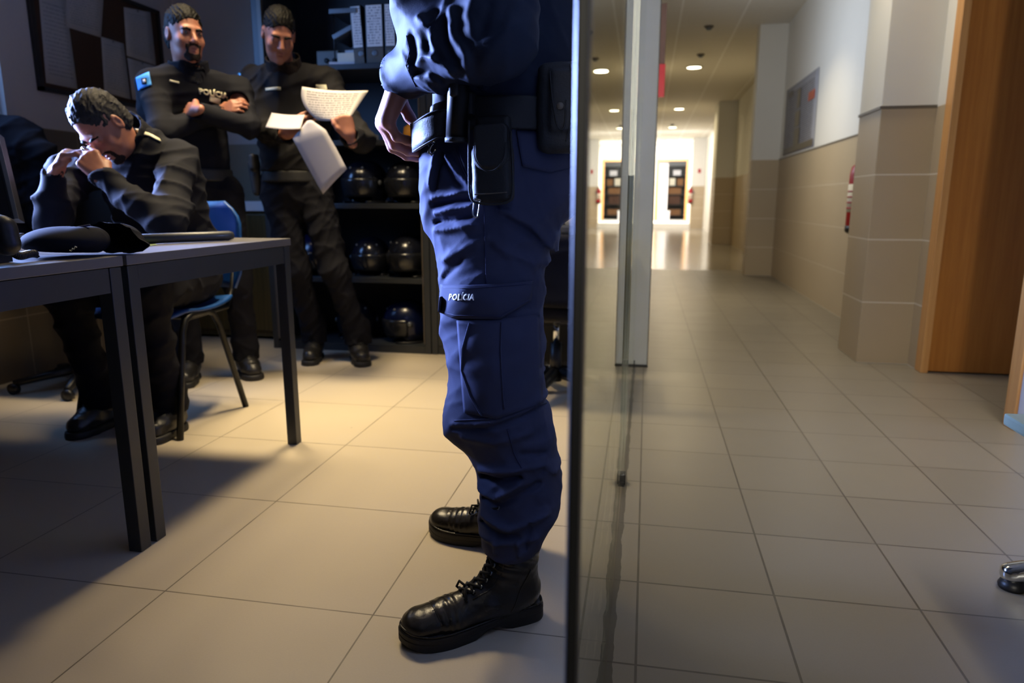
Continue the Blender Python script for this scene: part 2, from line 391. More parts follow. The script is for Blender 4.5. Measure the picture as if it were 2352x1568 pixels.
# ------------------------------------------------------------------ implicit surface modeller
class Blob:
    def __init__(s, lo, hi, h):
        s.lo = np.array(lo, float); s.h = h
        n = np.ceil((np.array(hi, float) - s.lo) / h).astype(int) + 1
        s.ax = [(s.lo[i] + h * np.arange(n[i])).astype(np.float32) for i in range(3)]
        s.D = np.full(n, .5, np.float32)
    def win(s, lo, hi, pad):
        sl = []
        for i in range(3):
            a = int(max(0, math.floor((lo[i] - pad - s.lo[i]) / s.h))); b = int(min(len(s.ax[i]), math.ceil((hi[i] + pad - s.lo[i]) / s.h) + 1))
            if b <= a: return None, None
            sl.append(slice(a, b))
        X = s.ax[0][sl[0]][:, None, None]; Y = s.ax[1][sl[1]][None, :, None]; Z = s.ax[2][sl[2]][None, None, :]
        return tuple(sl), (X, Y, Z)
    def comb(s, sl, d, k, op):
        A = s.D[sl]
        if op == 'sub': A2 = -A
        else: A2 = A
        if k > 0:
            hh = np.clip(.5 + .5 * (A2 - d) / k, 0, 1); r = A2 * (1 - hh) + d * hh - k * hh * (1 - hh)
        else: r = np.minimum(A2, d)
        s.D[sl] = -r if op == 'sub' else r
    def cone(s, a, b, ra, rb=None, k=.012, sq=None, op='add'):
        rb = ra if rb is None else rb; a = np.array(a, float); b = np.array(b, float); m = max(ra, rb)
        sl, P = s.win(np.minimum(a, b) - m, np.maximum(a, b) + m, k + 3 * s.h + .01)
        if sl is None: return s
        ab = b - a; L2 = max(ab @ ab, 1e-9)
        x, y, z = P[0] - a[0], P[1] - a[1], P[2] - a[2]
        t = np.clip((x * ab[0] + y * ab[1] + z * ab[2]) / L2, 0, 1)
        dx = x - t * ab[0]; dy = y - t * ab[1]; dz = z - t * ab[2]
        q = dx * dx + dy * dy + dz * dz
        if sq is not None:
            ax, f = sq; ax = np.array(ax, float); ax /= np.linalg.norm(ax); c = dx * ax[0] + dy * ax[1] + dz * ax[2]; q = q + c * c * (f * f - 1)
        d = np.sqrt(q) - (ra + t * (rb - ra)); s.comb(sl, d, k, op); return s
    def ell(s, c, r, R=None, k=.012, op='add'):
        c = np.array(c, float); r = np.array(r, float) if hasattr(r, '__len__') else np.array([r] * 3, float); m = r.max()
        sl, P = s.win(c - m, c + m, k + 3 * s.h + .01)
        if sl is None: return s
        x, y, z = P[0] - c[0], P[1] - c[1], P[2] - c[2]
        if R is not None:
            R = np.array(R); x, y, z = (x * R[i][0] + y * R[i][1] + z * R[i][2] for i in range(3))
        k0 = np.sqrt((x / r[0]) ** 2 + (y / r[1]) ** 2 + (z / r[2]) ** 2); k1 = np.sqrt((x / r[0] ** 2) ** 2 + (y / r[1] ** 2) ** 2 + (z / r[2] ** 2) ** 2)
        d = k0 * (k0 - 1) / np.maximum(k1, 1e-6); s.comb(sl, d, k, op); return s
    def box(s, c, hf, R=None, rd=.005, k=.005, op='add'):
        c = np.array(c, float); hf = np.array(hf, float); m = np.linalg.norm(hf)
        sl, P = s.win(c - m, c + m, k + 3 * s.h + .01)
        if sl is None: return s
        x, y, z = P[0] - c[0], P[1] - c[1], P[2] - c[2]
        if R is not None:
            R = np.array(R); x, y, z = (x * R[i][0] + y * R[i][1] + z * R[i][2] for i in range(3))
        qx, qy, qz = np.abs(x) - hf[0] + rd, np.abs(y) - hf[1] + rd, np.abs(z) - hf[2] + rd
        d = np.sqrt(np.maximum(qx, 0) ** 2 + np.maximum(qy, 0) ** 2 + np.maximum(qz, 0) ** 2) + np.minimum(np.maximum(qx, np.maximum(qy, qz)), 0) - rd
        s.comb(sl, d, k, op); return s
    def plane(s, p, n):
        """keeps the side the normal points away from"""
        n = np.array(n, float); n /= np.linalg.norm(n); X, Y, Z = s.ax[0][:, None, None], s.ax[1][None, :, None], s.ax[2][None, None, :]
        d = (X - p[0]) * n[0] + (Y - p[1]) * n[1] + (Z - p[2]) * n[2]; s.D = np.maximum(s.D, d.astype(np.float32)); return s
    def disp(s, fn, band=.05):
        idx = np.nonzero(np.abs(s.D) < band); x, y, z = s.ax[0][idx[0]], s.ax[1][idx[1]], s.ax[2][idx[2]]
        s.D[idx] -= fn(x, y, z).astype(np.float32); return s
    def mesh(s):
        D = s.D; n = D.shape; h = s.h; ins = D < 0
        c = np.zeros((n[0] - 1, n[1] - 1, n[2] - 1), np.uint8); offs = [(i, j, k) for i in (0, 1) for j in (0, 1) for k in (0, 1)]
        for i, j, k in offs: c += ins[i:n[0] - 1 + i, j:n[1] - 1 + j, k:n[2] - 1 + k]
        act = np.nonzero((c > 0) & (c < 8)); cid = np.full(c.shape, -1, np.int64); N = len(act[0]); cid[act] = np.arange(N)
        val = {o: D[act[0] + o[0], act[1] + o[1], act[2] + o[2]] for o in offs}
        acc = np.zeros((N, 3)); cnt = np.zeros(N)
        for a in offs:
            for d in range(3):
                if a[d] == 1: continue
                b = list(a); b[d] = 1; b = tuple(b); va, vb = val[a], val[b]; m = (va < 0) != (vb < 0)
                t = np.where(m, va / np.where(m, va - vb, 1), 0); p = np.tile(np.array(a, float), (N, 1)); p[:, d] = t
                acc[m] += p[m]; cnt[m] += 1
        vert = s.lo + h * (np.stack(act, 1) + acc / np.maximum(cnt, 1)[:, None])
        faces = []
        for d in range(3):
            u, v = (d + 1) % 3, (d + 2) % 3
            A = [slice(None)] * 3; B = [slice(None)] * 3; A[d] = slice(0, n[d] - 1); B[d] = slice(1, n[d])
            sa, sb = ins[tuple(A)], ins[tuple(B)]; e = np.stack(np.nonzero(sa != sb), 1)
            e = e[(e[:, u] > 0) & (e[:, v] > 0) & (e[:, u] < n[u] - 1) & (e[:, v] < n[v] - 1)]
            if not len(e): continue
            fl = sa[tuple(e.T)]
            def ci(du, dv):
                q = e.copy(); q[:, u] -= du; q[:, v] -= dv; return cid[tuple(q.T)]
            f = np.stack([ci(0, 0), ci(1, 0), ci(1, 1), ci(0, 1)], 1); f[~fl] = f[~fl][:, ::-1]; faces.append(f)
        F = np.concatenate(faces) if faces else np.zeros((0, 4), int)
        me = bpy.data.meshes.new('m'); me.vertices.add(N); me.vertices.foreach_set('co', vert.astype(np.float32).ravel())
        me.loops.add(len(F) * 4); me.loops.foreach_set('vertex_index', F.ravel().astype(np.int32))
        me.polygons.add(len(F)); me.polygons.foreach_set('loop_start', np.arange(0, len(F) * 4, 4, dtype=np.int32))
        me.update(calc_edges=True); me.validate(); return me
    def build(s, name, mat, parent=None):
        me = s.mesh(); me.name = name; return link(name, me, mat, parent, True)
def folds(seed, f, amp, dirv=(0, 0, 1)):
    r = np.random.RandomState(seed); K = []
    for i in range(5):
        d = np.array(dirv, float) + r.randn(3) * .55; d /= np.linalg.norm(d); K.append((d * f * (.6 + .9 * r.rand()), r.rand() * 6.28, r.randn(3) * f * .45, .5 + r.rand()))
    def fn(x, y, z):
        a = 0
        for kv, ph, wv, wt in K:
            q = np.sin(kv[0] * x + kv[1] * y + kv[2] * z + ph + 1.6 * np.sin(wv[0] * x + wv[1] * y + wv[2] * z + ph * 2))
            a = a + wt * (1 - np.abs(q)) ** 2
        return amp * (a / 5 - .3)
    return fn
def ridges(lines):
    """lines: (points, width, height), bumps along lines seen from the -Y side, in the X-Z plane"""
    def fn(x, y, z):
        o = np.zeros_like(x)
        for pts, wd, ht in lines:
            best = np.full_like(x, 9.)
            for a, b in zip(pts, pts[1:]):
                ax, az, bx, bz = a[0], a[2], b[0], b[2]; dx, dz = bx - ax, bz - az; L = dx * dx + dz * dz + 1e-9
                t = np.clip(((x - ax) * dx + (z - az) * dz) / L, 0, 1); best = np.minimum(best, np.hypot(x - ax - t * dx, z - az - t * dz) / (1 - .6 * np.abs(t - .5)))
            o += ht * np.exp(-(best / wd) ** 2)
        return o
    return fn
# ================================================================== THE SETTING
def sbox(name, lo, hi, mat, bev=0): return struct(box(name, lo, hi, mat, None, bev))
sbox('floor', (-.044, -3, -.1), (2.4, 9.2, 0), 'floor_c')
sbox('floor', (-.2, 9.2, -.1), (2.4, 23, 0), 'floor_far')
sbox('floor', (-3.1, -3, -.1), (-.044, 4.3, 0), 'floor_o')
sbox('floor', (-1.0, 23, -.1), (2.4, 29, .17), 'wall_end')
sbox('ceiling', (-.12, -3, 2.78), (2.4, 27, 2.9), 'ceil')
sbox('ceiling', (-3.1, -3, 2.78), (-.12, 4.3, 2.9), 'plaster')
# corridor, right side
sbox('wall_right', (1.412, 2.3, 0), (1.6, 2.86, 2.78), 'plaster')
sbox('wall_right', (1.43, -3, 0), (1.6, 2.3, 2.78), 'wall_bounce_cut')  # unseen stretch of wall, darkened to cut blue bounce
sbox('wall_alcove', (2.3, 2.86, 0), (2.4, 3.98, 2.78), 'plaster')
struct(MB().box((1.145, 3.98, 0), (1.41, 4.36, 2.78), .004).box((1.403, 3.84, 0), (1.42, 3.99, 2.78)).build('wall_pillar', 'wall_p'))
struct(MB().box((1.138, 3.974, 1.318), (1.415, 4.36, 1.332)).build('trim_1', 'trimdark'))
sbox('wall_alcove', (1.41, 3.9, 0), (2.4, 4.0, 2.78), 'plaster')
sbox('wall_right', (1.455, 4.0, 0), (1.6, 8.7, 2.78), 'wall_c')
sbox('trim_2', (1.449, 4.37, 1.32), (1.456, 8.62, 1.33), 'trimdark')
sbox('wall_pillar', (1.155, 8.62, 0), (1.70, 8.84, 2.78), 'wall_p', .004)
sbox('wall_right', (1.66, 8.7, 0), (1.75, 15.6, 2.78), 'wall_c')
sbox('wall_pillar', (1.30, 14.8, 0), (1.76, 15.6, 2.78), 'wall_p', .004)
sbox('wall_right', (1.72, 15.5, 0), (1.8, 27, 2.78), 'wall_end')
sbox('wall_pillar', (1.33, 22.95, 0), (1.72, 23.5, 2.78), 'wall_p')
# corridor, left side beyond the pale column, and the far hall
sbox('wall_left', (-.12, 3.82, 0), (-.046, 5.05, 2.78), 'wall_c')
sbox('wall_left', (-.12, 6.75, 0), (-.046, 23, 2.78), 'wall_c')
sbox('wall_left', (-.12, 5.05, 0), (-.046, 6.75, 1.1), 'wall_c')
sbox('wall_left', (-.12, 5.05, 2.5), (-.046, 6.75, 2.78), 'wall_c')
MT['added_glow'] = emis('added_glow_pane', (.75, .86, 1, 1), 1.2)  # glow for the pane of the added corridor window
MT['blueglow'] = emis('dusk_daylight_pane', (.24, .46, 1, 1), .95)
wf = struct(MB().box((-.11, 5.05, 1.1), (-.05, 5.1, 2.5)).box((-.11, 6.7, 1.1), (-.05, 6.75, 2.5)).box((-.11, 5.1, 1.1), (-.05, 6.7, 1.15)).box((-.11, 5.1, 2.45), (-.05, 6.7, 2.5)).box((-.1, 5.88, 1.15), (-.06, 5.92, 2.45)).build('added_window', 'white'))  # unseen window added as a source for the corridor's side light
box('pane', (-.10, 5.1, 1.15), (-.095, 6.7, 2.45), 'added_glow', wf)
DX0, DX1, DT = .33, 1.30, 2.25
sbox('wall_far', (-1.0, 26, .17), (DX0 - .08, 26.15, 2.78), 'wall_end')
sbox('wall_far', (DX1 + .08, 26, .17), (1.8, 26.15, 2.78), 'wall_end')
sbox('wall_far', (DX0 - .08, 26, DT + .08), (DX1 + .08, 26.15, 2.78), 'wall_end')
sbox('wall_far', (-1.0, 29, .17), (2.4, 29.1, 2.78), 'plaster')
sbox('ceiling', (-1, 26.15, 2.78), (2.4, 29, 2.9), 'plaster')
sbox('wall_left', (-1.1, 23, 0), (-1.0, 29, 2.78), 'wall_end')
dw = struct(MB().box((DX0 - .08, 25.96, .17), (DX0, 26.18, DT + .08)).box((DX1, 25.96, .17), (DX1 + .08, 26.18, DT + .08)).box((DX0, 25.96, DT), (DX1, 26.18, DT + .08)).build('door_2', 'woodframe'))
box('door_leaf', (DX0 + .02, 26.25, .18), (.70, 26.29, DT - .02), 'paper', dw, .004, Matrix.Rotation(.25, 3, 'Z'), (DX0, 26.25, 0))
# alcove with the big wooden door, seen at the right
d1 = struct(MB().box((1.40, 3.79, 0), (1.435, 3.87, 2.6), .003).box((2.26, 3.79, 0), (2.3, 3.87, 2.6)).build('door_1', 'woodframe'))
box('door_leaf', (1.435, 3.815, .006), (2.26, 3.86, 2.6), 'wood', d1, .002)
lv = MB().tube([(2.17, 3.81, 1.02), (2.17, 3.77, 1.02), (2.05, 3.765, 1.02)], .009).build('door_handle', 'chrome', d1, True)
struct(MB().box((1.402, 2.862, 0), (1.49, 2.94, 2.6), .004).build('door_3', 'woodframe'))
sbox('wall_alcove', (1.49, 2.80, 0), (2.4, 2.938, 2.78), 'plaster')
# the office
sbox('wall_back', (-3.1, 4.25, 0), (-.12, 4.35, 2.78), 'wall_o')
sbox('wall_office_left', (-3.1, 2.94, 0), (-3.0, 4.25, 2.78), 'wall_o')
sbox('wall_office_left', (-3.1, -3, 0), (-3.0, 2.94, 1.22), 'wall_o')
sbox('wall_office_left', (-3.1, -3, 2.35), (-3.0, 2.94, 2.78), 'wall_o')
sbox('wall_office_left', (-3.1, -3, 1.22), (-3.0, 1.0, 2.35), 'wall_o')
sbox('wall_left', (-.07, -3, 0), (-.044, .0, 2.78), 'wall_c')  # unseen wall added to keep entrance light off the office
sbox('wall_light_block', (-.12, -3, 0), (-.07, .0, 2.78), 'wall_bounce_cut')  # office face of the added blocking wall, darkened against bounce
sbox('wall_front', (-3.1, -3.1, 0), (-.15, -3, 2.78), 'wall_bounce_cut')
w1 = struct(MB().box((-3.09, 1.0, 1.22), (-3.03, 1.05, 2.35)).box((-3.09, 2.925, 1.22), (-3.03, 2.94, 2.35)).box((-3.09, 1.05, 1.22), (-3.03, 2.9, 1.235)).box((-3.09, 1.05, 2.31), (-3.03, 2.9, 2.35)).build('window_1', 'white'))
box('pane', (-3.075, 1.05, 1.235), (-3.07, 2.925, 2.31), 'blueglow', w1)
struct(MB().box((-.112, 3.82, 0), (-.11, 3.9, .01)).build('trim_3', 'trimdark'))
# glass partition
gp = thing('glass_door', (-.045, 1.28, 0), 'clear glass panel between office and corridor, framed in black at its near edge', 'glass panel')
MB().prism([(-.0428, .512, .012), (-.0508, .512, .012), (-.0565, 2.062, .012), (-.0485, 2.062, .012)], (0, 0, 2.6)).build('glass_pane', 'glass', gp)
MB().box((-.0502, .490, 0), (-.0422, .514, 2.62), .001).build('edge_profile', 'blackm', gp)
MB().prism([(-.0504, .490, 0), (-.0517, .4920, 0), (-.0517, .510, 0), (-.0504, .510, 0)], (0, 0, 2.62)).build('highlight_strip', 'anthr', gp)  # sliver added and angled to catch the window light as a highlight
g2 = thing('glass_panel', (-.044, 2.85, 0), 'fixed glass panel running from the floor clamp to the pale column', 'glass panel')
MB().box((-.049, 2.07, .006), (-.039, 3.64, 2.62)).build('glass_pane', 'glass', g2)
MB().box((-.054, 2.052, 0), (-.036, 2.085, .034), .003).box((-.050, 2.04, 0), (-.040, 2.11, .012)).build('floor_clamp', 'black', g2)
cl = thing('column', (-.01, 3.7, 0), 'pale grey painted metal column at the end of the glass, floor to ceiling', 'column')
MB().box((-.044, 3.655, .012), (.026, 3.80, 2.78), .004).build('shaft', 'col', cl)
MB().box((.026, 3.66, .01), (.031, 3.79, 2.78)).build('edge_trim', 'trimdark', cl)
MB().box((-.052, 3.645, 0), (-.036, 3.66, .035)).box((-.046, 3.65, 0), (.032, 3.805, .012)).build('base_plate', 'black', cl)
sg = thing('wall_sign', (-.046, 6.0, 1.68), 'narrow red projecting sign just right of the pale column, seen edge-on', 'sign')
box('sign_plate', (-.046, 5.99, 1.68), (.098, 6.01, 1.93), 'red', sg, .002)
sg2 = tag(box('wall_board', (-.046, 5.99, 1.935), (.092, 6.02, 2.38), 'card2'), 'narrow brown board above the red sign, half hidden by the column', 'board')
# ceiling lights of the corridor
MT['lampglow'] = emis('warm_lamp_disc', (1, .86, .55, 1), 16)
lampnames = ['round warm ceiling light nearest the camera among those in view', 'round ceiling light second from the camera', 'round ceiling light third from the camera, small above the hall', 'faint round ceiling light furthest down the corridor']
for (x, y), lb in zip(((.59, 11.05), (.58, 15.8), (.57, 19.6), (.61, 23.7)), lampnames):
    c = thing('ceiling_light', (x, y, 2.78), lb, 'ceiling light', 'round ceiling lights along the corridor')
    MB().lathe([(.095, -.001), (.118, -.003), (.122, -.012), (.112, -.018), (.098, -.012)], (x, y, 2.78), 28).build('ring', 'white', c, True)
    MB().lathe([(.0, -.006), (.097, -.006), (.097, -.012), (0, -.014)], (x, y, 2.78), 24).build('diffuser', 'lampglow', c)
    area('ceiling_light_beam', (x, y, 2.755), (x, y, 0), .19, .19, 20, (1, .82, .48), 165, 'DISK')
for x, y, lb in ((.62, 10.15, 'small grey smoke detector just before the nearest round ceiling light'), (.60, 8.6, 'small dark smoke detector nearest the camera on the corridor ceiling'), (.54, 18.9, 'tiny smoke detector far down the corridor ceiling')):
    c = thing('smoke_detector', (x, y, 2.78), lb, 'smoke detector', 'smoke detectors on the corridor ceiling')
    MB().lathe([(.05, -.001), (.052, -.014), (.046, -.02)], (x, y, 2.78), 20).build('base', 'trimdark', c, True)
    MB().lathe([(.034, -.02), (.034, -.034), (.022, -.045), (0, -.046)], (x, y, 2.78), 20).build('sensor_cap', 'steel', c, True)
# poster on the wall
po = thing('poster', (1.45, 7.66, 1.35), 'large printed grey notice sheet on the white wall above the tiles', 'poster')
sheet('printed_sheet', [(1.451, 8.43, 2.045), (1.451, 6.93, 2.03), (1.451, 6.90, 1.345), (1.451, 8.40, 1.35)], 'poster', po, .003, 10, .002)
for k, (a, b, c, d, m) in enumerate(((8.38, 6.95, 1.36, 1.42, 'trimdark'), (7.28, 7.02, 1.78, 1.86, 'red'), (7.85, 7.62, 1.6, 1.75, 'trimdark'), (8.3, 8.06, 1.94, 2.0, 'trimdark'), (7.84, 7.58, 1.42, 1.58, 'trimdark'), (7.80, 7.66, 1.78, 1.96, 'trimdark'))):
    box(('footer_band', 'red_block', 'picture_block', 'title_block', 'picture_block', 'picture_block')[k], (1.4465, b, c), (1.4490, a, d), m, po)
# fire extinguishers
def extinguisher(x, y, z, s, label):
    c = thing('fire_extinguisher', (x, y, z), label, 'fire extinguisher', 'red wall extinguishers')
    MB().lathe([(.0, .0), (.066, .004), (.074, .02), (.075, .36), (.066, .41), (.035, .44), (.022, .45), (.02, .47), (0, .47)], (x, y, z), 28).build('cylinder', 'red', c, True)
    MB().lathe([(.0, -.02), (.06, -.02), (.077, -.005), (.077, .03), (.07, .032)], (x, y, z), 28).build('base_ring', 'black', c, True)
    MB().box((x - .02, y - .05, z + .47), (x + .02, y + .03, z + .5), .004).box((x - .008, y - .12, z + .5), (x + .008, y + .02, z + .515), .003).build('valve', 'black', c)
    MB().tube([(x + .02, y - .03, z + .485), (x + .05, y - .085, z + .42), (x + .05, y - .09, z + .25), (x + .045, y - .088, z + .10)], .009).build('hose', 'black', c, True)
    MB().lathe([(.0755, .12), (.0765, .12), (.0765, .3), (.0755, .3)], (x, y, z), 28).build('label_band', 'cream', c, True)
    for k in range(4): MB().lathe([(.0766, .14 + k * .036), (.0776, .14 + k * .036), (.0776, .15 + k * .036), (.0766, .15 + k * .036)], (x, y, z), 28).build('label_text_line', 'red', c, True)
    MB().box((x + .06, y - .02, z + .3), (x + .105, y + .02, z + .36)).build('wall_bracket', 'steel', c)
extinguisher(1.372, 5.03, .67, 1, 'red fire extinguisher edge-on behind the near tiled pillar')
extinguisher(1.30, 22.85, .80, 1, 'small red fire extinguisher far down the corridor beside the lit hall')
bs = tag(box('alarm_button', (1.50, 22.92, 1.72), (1.58, 22.95, 1.84), 'red'), 'tiny red call point above the far fire extinguisher', 'alarm button')
sc = tag(MB().tube([(1.449, 5.2, 1.20), (1.43, 5.18, 1.22), (1.43, 5.16, 1.25), (1.449, 5.15, 1.27)], .006).build('wall_hook', 'white', None, True), 'small white hook on the tiles above the near extinguisher', 'hook')
# room behind the far door
sh = thing('shelving_unit', (1.0, 28.2, .17), 'dark metal shelving full of boxes seen through the far open door', 'shelves')
for x in (.72, 1.62):
    for y in (28.0, 28.5): MB().box((x, y, .17), (x + .03, y + .03, 2.2)).build('upright', 'black', sh)
for z in (.3, .72, 1.1, 1.42, 1.8): MB().box((.72, 28.0, z), (1.65, 28.53, z + .025)).build('shelf', 'black', sh)
MB().box((.72, 28.54, .17), (1.65, 28.56, 2.2)).build('back_panel', 'black', sh)
bx = [((.80, 28.05, .325), (1.25, 28.4, .55), 'card', 'brown carton on the lowest far shelf'), ((.78, 28.03, .745), (1.22, 28.4, 1.06), 'card2', 'dark brown carton on the second far shelf'), ((.76, 28.03, 1.125), (1.24, 28.4, 1.36), 'card', 'brown carton on the third far shelf'),
      ((.78, 28.05, 1.445), (1.0, 28.4, 1.72), 'cream', 'pale box on the fourth far shelf, left'), ((1.08, 28.05, 1.445), (1.3, 28.4, 1.70), 'card', 'brown box on the fourth far shelf, right'), ((.92, 28.05, 1.825), (1.2, 28.4, 2.02), 'paper', 'white bundle on the top far shelf')]
for lo, hi, m, lb in bx:
    b = thing('storage_box', ((lo[0] + hi[0]) / 2, (lo[1] + hi[1]) / 2, lo[2]), lb, 'box', 'boxes on the far shelving')
    box('carton', lo, hi, m, b, .006); box('lid', (lo[0] - .004, lo[1] - .004, hi[2] - .04), (hi[0] + .004, hi[1] + .004, hi[2] + .004), m, b, .004)
b = thing('storage_box', (.58, 26.6, .17), 'white box on the floor just inside the far doorway', 'box')
box('carton', (.38, 26.45, .17), (.80, 26.8, .50), 'paper', b, .01); box('lid', (.37, 26.44, .46), (.81, 26.81, .52), 'white', b, .01)
area('store_room_light', (.9, 27.2, 2.7), (.9, 28.0, 1), .6, .6, 22, (1, .95, .85), 170)

# side table corner and chair foot at the right edge
tb = thing('side_table', (1.12, 1.27, 0), 'low table with a grey-green top, only its corner in view at the right edge', 'table')
p0 = V((.762, 1.60, .40))
box('table_top', (.763, .95, .392), (1.30, 1.60, .418), 'gtable', tb, .006)
for x in (1.0, 1.25):
    for y in (1.0, 1.5): MB().tube([(x, y, 0), (x, y, .392)], .014).build('leg', 'steel', tb, True)
ch = thing('swivel_chair', (1.095, 1.535, 0), 'swivel chair with a chrome star base, one foot showing at the right edge', 'chair')
for k in range(5):
    a = math.radians(160 + 72 * k); d = V((math.cos(a), math.sin(a), 0)); c = V((1.095, 1.535, 0))
    bl = Blob(c + V((-.34, -.34, -.01)), c + V((.34, .34, .16)), .006)
    bl.cone(c + d * .03 + V((0, 0, .10)), c + d * .2 + V((0, 0, .07)), .026, .02, .01, ((0, 0, 1), 1.2)).cone(c + d * .2 + V((0, 0, .07)), c + d * .272 + V((0, 0, .036)), .024, .024, .01)
    bl.build('base_arm', 'chrome', ch)
    MB().lathe([(0, 0), (.026, 0), (.028, .008), (.022, .022), (0, .024)], c + d * .268, 20).build('glide', 'black', ch, True)
MB().tube([(1.095, 1.535, .08), (1.095, 1.535, .34)], .02, 16).build('gas_lift', 'chrome', ch, True)
MB().box((1.03, 1.36, .345), (1.37, 1.68, .387), .02).build('seat', 'black', ch)

# ================================================================== OFFICE FURNITURE
TZ = .735
def table(x0, x1, y0, y1, label):
    t = thing('desk', ((x0 + x1) / 2, (y0 + y1) / 2, 0), label, 'desk', 'grey desks along the office')
    box('table_top', (x0, y0, TZ - .024), (x1, y1, TZ), 'top', t, .002)
    L = .036
    for x in (x1 - L - .004, x0 + .004):
        for y in (y0 + .004, y1 - L - .004): box('leg', (x, y, 0), (x + L, y + L, TZ - .026), 'anthr', t, .002)
    box('apron', (x1 - L, y0 + L + .006, TZ - .083), (x1 - .006, y1 - L - .006, TZ - .026), 'anthr', t)
    for y in (y0 + .008, y1 - .034): box('apron', (x0 + L + .006, y, TZ - .075), (x1 - L - .006, y + .024, TZ - .026), 'anthr', t)
    return t
table(-2.75, -1.205, 1.452, 2.238, 'grey-topped desk with anthracite legs that the seated officer leans on')
table(-2.75, -1.205, .655, 1.44, 'nearer grey-topped desk carrying the phone and the keyboard')
# tambour cabinet with shelves
CX0, CX1, CY = -2.165, -1.185, 3.74
cb = thing('storage_cabinet', ((CX0 + CX1) / 2, 3.97, 0), 'tall open anthracite cabinet holding binders and helmets', 'cabinet')
for x in (CX0, CX1 - .035): box('side_panel', (x, CY, 0), (x + .035, 4.2, 2.3), 'anthr', cb, .002)
for x, w_ in ((CX0 + .036, .024), (CX1 - .041, .005)): box('lit_edge', (x, CY - .004, .06), (x + w_, CY + .02, 2.26), 'trimdark', cb)  # paler strips stand in for light along the cabinet's inner edges
box('back_panel', (CX0 + .035, 4.19, 0), (CX1 - .035, 4.2, 2.3), 'cabdark', cb)
box('plinth', (CX0 + .036, CY + .003, 0), (CX1 - .036, 4.185, .045), 'anthr', cb)
SH = (.43, .848, 1.19, 1.588)
for z in SH: MB().box((CX0 + .042, CY + .012, z - .028), (CX1 - .042, 4.185, z), .002).build('shelf', 'anthr', cb)
box('top_panel', (CX0 + .036, CY, 2.24), (CX1 - .036, 4.185, 2.3), 'anthr', cb)
c2 = thing('storage_cabinet', (-.7, 3.97, 0), 'closed anthracite cabinet behind the big officer and the swivel chair', 'cabinet')
box('side_panel', (-1.18, CY, 0), (-1.145, 4.2, 2.3), 'anthr', c2, .002); box('side_panel', (-.24, CY, 0), (-.205, 4.2, 2.3), 'anthr', c2, .002)
box('door', (-1.144, CY + .006, .05), (-.70, CY + .03, 2.26), 'anthr', c2, .002); box('door', (-.697, CY + .006, .05), (-.241, CY + .03, 2.26), 'anthr', c2, .002)
box('plinth', (-1.144, CY + .01, 0), (-.241, 4.18, .048), 'anthr', c2)
box('back_panel', (-1.144, 4.19, .05), (-.241, 4.2, 2.3), 'anthr', c2)
# binders
bw = [(.062, -.02, 'leftmost, leaning white-spined lever arch binder beside the loose papers', 1.560), (.098, 0, 'widest binder, with a broad printed white spine', 1.470), (.060, 0, 'narrow binder just right of the widest one', 1.382), (.058, 0, 'fourth binder from the left, on the row above the helmets', 1.316), (.056, 0, 'fifth binder from the left, close to the big officer\'s sleeve', 1.2515)]
for k, (wd, lean, lb, x) in enumerate(bw):
    x = -x
    z0 = SH[3] + .001; y0 = CY + .03; hgt = .30
    b = thing('lever_arch_binder', (x, y0 + .14, z0), lb, 'binder', 'lever arch binders on the shelf')
    rt = Matrix.Rotation(lean * 2.6, 3, 'Y'); cen = (x, y0, z0) if lean == 0 else (x + wd / 2, y0, z0); dz = 0 if lean == 0 else 0
    box('cover', (x - wd / 2, y0, z0), (x + wd / 2, y0 + .27, z0 + hgt), 'black', b, .002, rt, cen)
    lab = MB().box((x - wd / 2 + .005, y0 - .0015, z0 + .085), (x + wd / 2 - .005, y0, z0 + hgt - .008), 0, rt, cen)
    me = lab.bm; uvl = me.loops.layers.uv.verify()
    for f in me.faces:
        for lp in f.loops: lp[uvl].uv = ((lp.vert.co.x - x) / wd + .5, (lp.vert.co.z - z0 - .08) / (hgt - .08))
    lab.build('spine_label', 'label', b, fix=False)
    box('foot_strip', (x - wd / 2 + .003, y0 - .001, z0 + .004), (x + wd / 2 - .003, y0, z0 + .08), 'trimdark', b, 0, rt, cen)
    MB().lathe([(.011, 0), (.016, 0), (.016, .003), (.011, .003)], (x + (.012 if lean else 0), y0 - .001, z0 + .052), 20, Matrix.Rotation(PI / 2, 3, 'X')).build('finger_ring', 'steel', b, True)
    MB().lathe([(0, 0), (.0105, 0), (.0105, .002), (0, .002)], (x + (.012 if lean else 0), y0 - .0005, z0 + .052), 20, Matrix.Rotation(PI / 2, 3, 'X')).build('finger_hole', 'black', b, True)
# other things on the shelves
z = SH[3] + .001
tag(box('paper_stack', (-1.745, CY + .02, z), (-1.60, CY + .22, z + .012), 'paper', None, 0, Matrix.Rotation(.15, 3, 'Z')), 'loose white papers lying flat at the front of the binder shelf', 'papers')
pb = thing('card_box', (-1.64, CY + .1, z + .012), 'small open cream card box beside the leaning binder', 'box')
box('tray', (-1.688, CY + .03, z + .0125), (-1.585, CY + .2, z + .060), 'cream', pb, .002); box('inner_sheets', (-1.668, CY + .09, z + .0605), (-1.588, CY + .19, z + .085), 'paper', pb)
dv = thing('radio_charger', (-1.80, 4.0, z), 'grey switch box with two dark sockets behind the reading officer', 'device')
box('housing', (-1.90, 3.96, z), (-1.765, 4.1, z + .115), 'trimdark', dv, .004)
for x in (-1.85, -1.80): MB().lathe([(0, 0), (.014, 0), (.014, .006), (0, .006)], (x + .012, 3.959, z + .06), 18, Matrix.Rotation(PI / 2, 3, 'X')).build('socket', 'black', dv, True)
